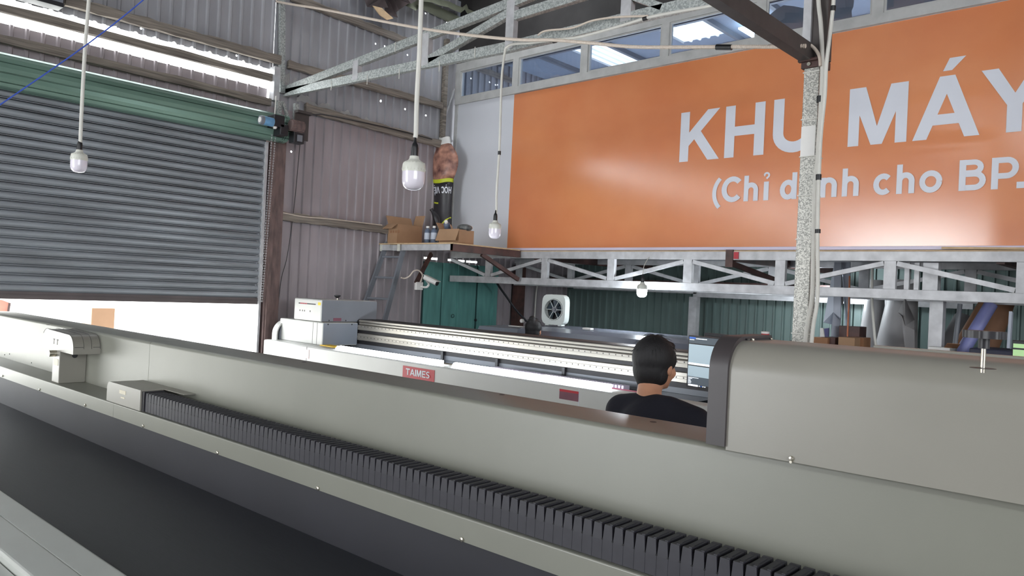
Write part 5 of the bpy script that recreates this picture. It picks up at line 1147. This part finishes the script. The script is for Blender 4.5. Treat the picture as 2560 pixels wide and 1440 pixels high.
# ============================================================ PEOPLE
def remesh(o, vox, sm=6):
    md = o.modifiers.new('union', 'REMESH'); md.mode = 'VOXEL'; md.voxel_size = vox; md.use_smooth_shade = True
    s = o.modifiers.new('soft', 'SMOOTH'); s.factor = .5; s.iterations = sm
def person(name, loc, yaw, scale, lab, bun=False, head_yaw=0.0, lean=0.0, reach=True, shirt=M_shirt, head_dy=0.0):
    """standing figure, local +x forward, +y to its left; height 1.72 before scale"""
    e = empty(name, loc, 0, lab, 'person')
    L = Matrix.Translation(loc) @ Matrix.Rotation(yaw, 4, 'Z') @ Matrix.Scale(scale, 4)
    hc = Vector((.035+lean, head_dy, 1.578)); HR = Matrix.Rotation(head_yaw, 3, 'Z')
    def hpnt(x, y, z): return hc + HR @ Vector((x, y, z))
    m = MB(L); T_ = lambda pts, rs: m.tube(pts, rs, 14)
    def limb(pts, rs):
        m.tube(pts, rs, 14)
        for p, r in zip(pts, rs): m.sphere(p, r, 12, 8)
    # head
    m.sphere(hc+Vector((0, 0, .02)), .088, 20, 14, (1.08, .86, 1.06), HR); m.sphere(hpnt(.03, 0, -.045), .062, 16, 10, (1.0, .92, 1.05), HR)
    m.sphere(hpnt(.062, 0, -.088), .03, 12, 8, (.9, 1.1, .7), HR); m.sphere(hpnt(.095, 0, -.018), .014, 10, 8, (1.2, .8, 1.5), HR)
    m.sphere(hpnt(.082, 0, -.055), .018, 10, 8, (.7, 1.2, .6), HR)
    for s in (-1, 1):
        m.sphere(hpnt(.078, s*.032, .008), .016, 10, 8, (.6, 1.1, .6), HR); m.sphere(hpnt(-.002, s*.080, -.012), .028, 12, 8, (.75, .32, 1.1), HR); m.sphere(hpnt(.05, s*.05, -.03), .028, 10, 8, (1, .8, 1), HR)
    limb([hc+Vector((-.02, 0, -.06)), Vector((lean*.8-.01, head_dy*.8, 1.46)), Vector((lean*.6-.02, head_dy*.4, 1.40))], [.056, .054, .066])
    # torso
    m.sphere((lean*.5-.02, 0, 1.28), .15, 18, 12, (.72, 1.12, 1.1)); m.sphere((lean*.3-.01, 0, 1.10), .13, 18, 12, (.75, 1.05, 1.2)); m.sphere((0, 0, .95), .14, 18, 12, (.78, 1.1, .9))
    limb([(lean*.55-.02, -.15, 1.385), (lean*.6-.02, 0, 1.41), (lean*.55-.02, .15, 1.385)], [.055, .05, .055])
    hands = []
    for s in (-1, 1):
        sh_ = Vector((lean*.5-.015, s*.185, 1.37)); 
        if reach: el = Vector((.10+lean, s*.30, 1.13)); wr = Vector((.36+lean, s*.18, 1.02))
        else: el = Vector((.0, s*.24, 1.08)); wr = Vector((.10, s*.25, .85))
        limb([sh_, sh_.lerp(el, .5), el], [.056, .048, .040]); limb([el, el.lerp(wr, .4), wr], [.040, .037, .026])
        d = (wr-el).normalized(); pc_ = wr+d*.05; sd = Vector((0, -s, 0)); sd = (sd-d*sd.dot(d)).normalized(); up_ = d.cross(sd).normalized()
        m.sphere(pc_, .038, 12, 8, (1, 1, 1), Matrix((d, sd*.95, up_*.42)).transposed())
        for q, ln in enumerate((.062, .072, .068, .052)):
            b = pc_+d*.03+sd*(.028-.018*q); k1 = b+d*ln*.5; k2 = k1+d*ln*.4-Vector((0, 0, .016)); limb([b, k1, k2], [.0095, .009, .0078])
        tb = wr+d*.025+sd*.030; limb([tb, tb+d*.025+sd*.022, tb+d*.05+sd*.026], [.012, .0105, .009])
        hip = Vector((0, s*.09, .92)); kn_ = Vector((.02, s*.10, .50)); an_ = Vector((-.02, s*.10, .09))
        limb([hip, hip.lerp(kn_, .5), kn_], [.088, .078, .056]); limb([kn_, kn_.lerp(an_, .35), an_], [.056, .054, .036]); limb([an_+Vector((-.02, 0, -.045)), Vector((.14, s*.11, .035))], [.036, .03])
    b = m.build('body', M_skin, e); remesh(b, .009*scale, 5)
    # hair
    m = MB(L); m.sphere(hc+HR @ Vector((-.014, 0, .034)), .099, 24, 16, (1.04, .91, 1.03), HR); m.sphere(hpnt(-.035, 0, -.012), .082, 20, 14, (.92, .96, 1.12), HR)
    m.sphere(hpnt(-.045, 0, -.070), .055, 16, 10, (.8, 1.05, .72), HR)
    for s in (-1, 1): m.sphere(hpnt(.028, s*.062, .028), .042, 12, 8, (.9, .45, 1.0), HR); m.sphere(hpnt(-.03, s*.06, -.035), .045, 12, 8, (.8, .5, 1.0), HR)
    m.sphere(hpnt(.055, .0, .085), .045, 12, 8, (1, 1.3, .6), HR)
    if bun: m.sphere(hpnt(-.07, 0, .09), .045, 14, 10); m.sphere(hpnt(-.06, 0, .13), .035, 14, 10)
    h = m.build('hair', M_hair, e); remesh(h, .007*scale, 4)
    m = MB(L)
    for k in range(90):
        a = random.uniform(0, 2*PI); th = random.uniform(.05, 1.25); r0 = .099
        d = Vector((math.sin(th)*math.cos(a)*1.0, math.sin(th)*math.sin(a)*.9, math.cos(th)*1.02)); p0_ = hc+HR @ (Vector((-.014, 0, .034))+d*r0*.985)
        tg = Vector((-d.z*math.cos(a), -d.z*math.sin(a), math.sin(th)))*-1; l = random.uniform(.015, .04)
        m.tube([p0_, p0_+(HR @ (d*.006))+tg*l*.5, p0_+(HR @ (d*.008))+tg*l], [.0012, .0009, .0003], 4)
    m.build('stray_hair', M_hair, h)
    # shirt
    m = MB(L)
    def limb2(pts, rs):
        m.tube(pts, rs, 16)
        for p, r in zip(pts, rs): m.sphere(p, r, 14, 10)
    m.sphere((lean*.5-.02, 0, 1.28), .168, 22, 14, (.80, 1.16, 1.10)); m.sphere((lean*.3-.01, 0, 1.08), .15, 20, 12, (.82, 1.1, 1.25)); m.sphere((0, 0, .94), .155, 20, 12, (.85, 1.12, .95))
    limb2([(lean*.55-.02, -.165, 1.375), (lean*.6-.024, -.06, 1.402), (lean*.6-.024, .06, 1.402), (lean*.55-.02, .165, 1.375)], [.073, .066, .066, .073])
    m.sphere((lean*.58-.04, 0, 1.38), .085, 18, 12, (.8, 1.2, .8))
    for s in (-1, 1):
        sh_ = Vector((lean*.5-.015, s*.19, 1.365))
        el = Vector((.10+lean, s*.30, 1.13)) if reach else Vector((.0, s*.24, 1.08)); wr = Vector((.36+lean, s*.18, 1.02)) if reach else Vector((.10, s*.25, .85))
        limb2([sh_, sh_.lerp(el, .4), sh_.lerp(el, .85)], [.078, .070, .064]); limb2([sh_.lerp(el, .8), el, el.lerp(wr, .45)], [.063, .060, .052])
    o2 = m.build('shirt', shirt, e); remesh(o2, .010*scale, 8)
    # trousers
    m = MB(L)
    m.sphere((0, 0, .93), .158, 20, 12, (.84, 1.12, .7))
    for s in (-1, 1): m.tube([(0, s*.09, .93), (.01, s*.10, .7), (.02, s*.10, .5), (0, s*.10, .3), (-.02, s*.10, .10)], [.1, .092, .075, .068, .062], 16)
    o3 = m.build('trousers', M_trou, e); remesh(o3, .012*scale, 4)
    m = MB(L)
    for s in (-1, 1): m.sphere((.05, s*.105, .04), .05, 14, 8, (2.5, .95, .8))
    m.build('shoes', M_black, e, smooth=True)
    return e
pc1 = dpt(1629, 905, 3.42)
person('person', (pc1.x-.02, pc1.y-.045, 0), math.radians(-6), 1.04, 'person in a black shirt seen from behind, facing the computer monitor', head_yaw=math.radians(2), lean=.05, head_dy=.08)
pc2 = dpt(1331, 822, 8.15)
person('person', (pc2.x, pc2.y, 0), math.radians(20), .975, 'person with dark tied-up hair, only the head showing behind the silver rails', bun=True, reach=False)

# lit panel added under the office ceiling for more light
m = MB(); m.box(8.55, 8.95, 4.0, 4.4, CZ-.09, CZ-.07); m.build('office_fill_lamp', mat('lit_panel', (255, 255, 255), .3, emit=16.0, ecol=(.88, .97, .95)), label='square lit ceiling panel added to brighten the upstairs office', cat='lamp')
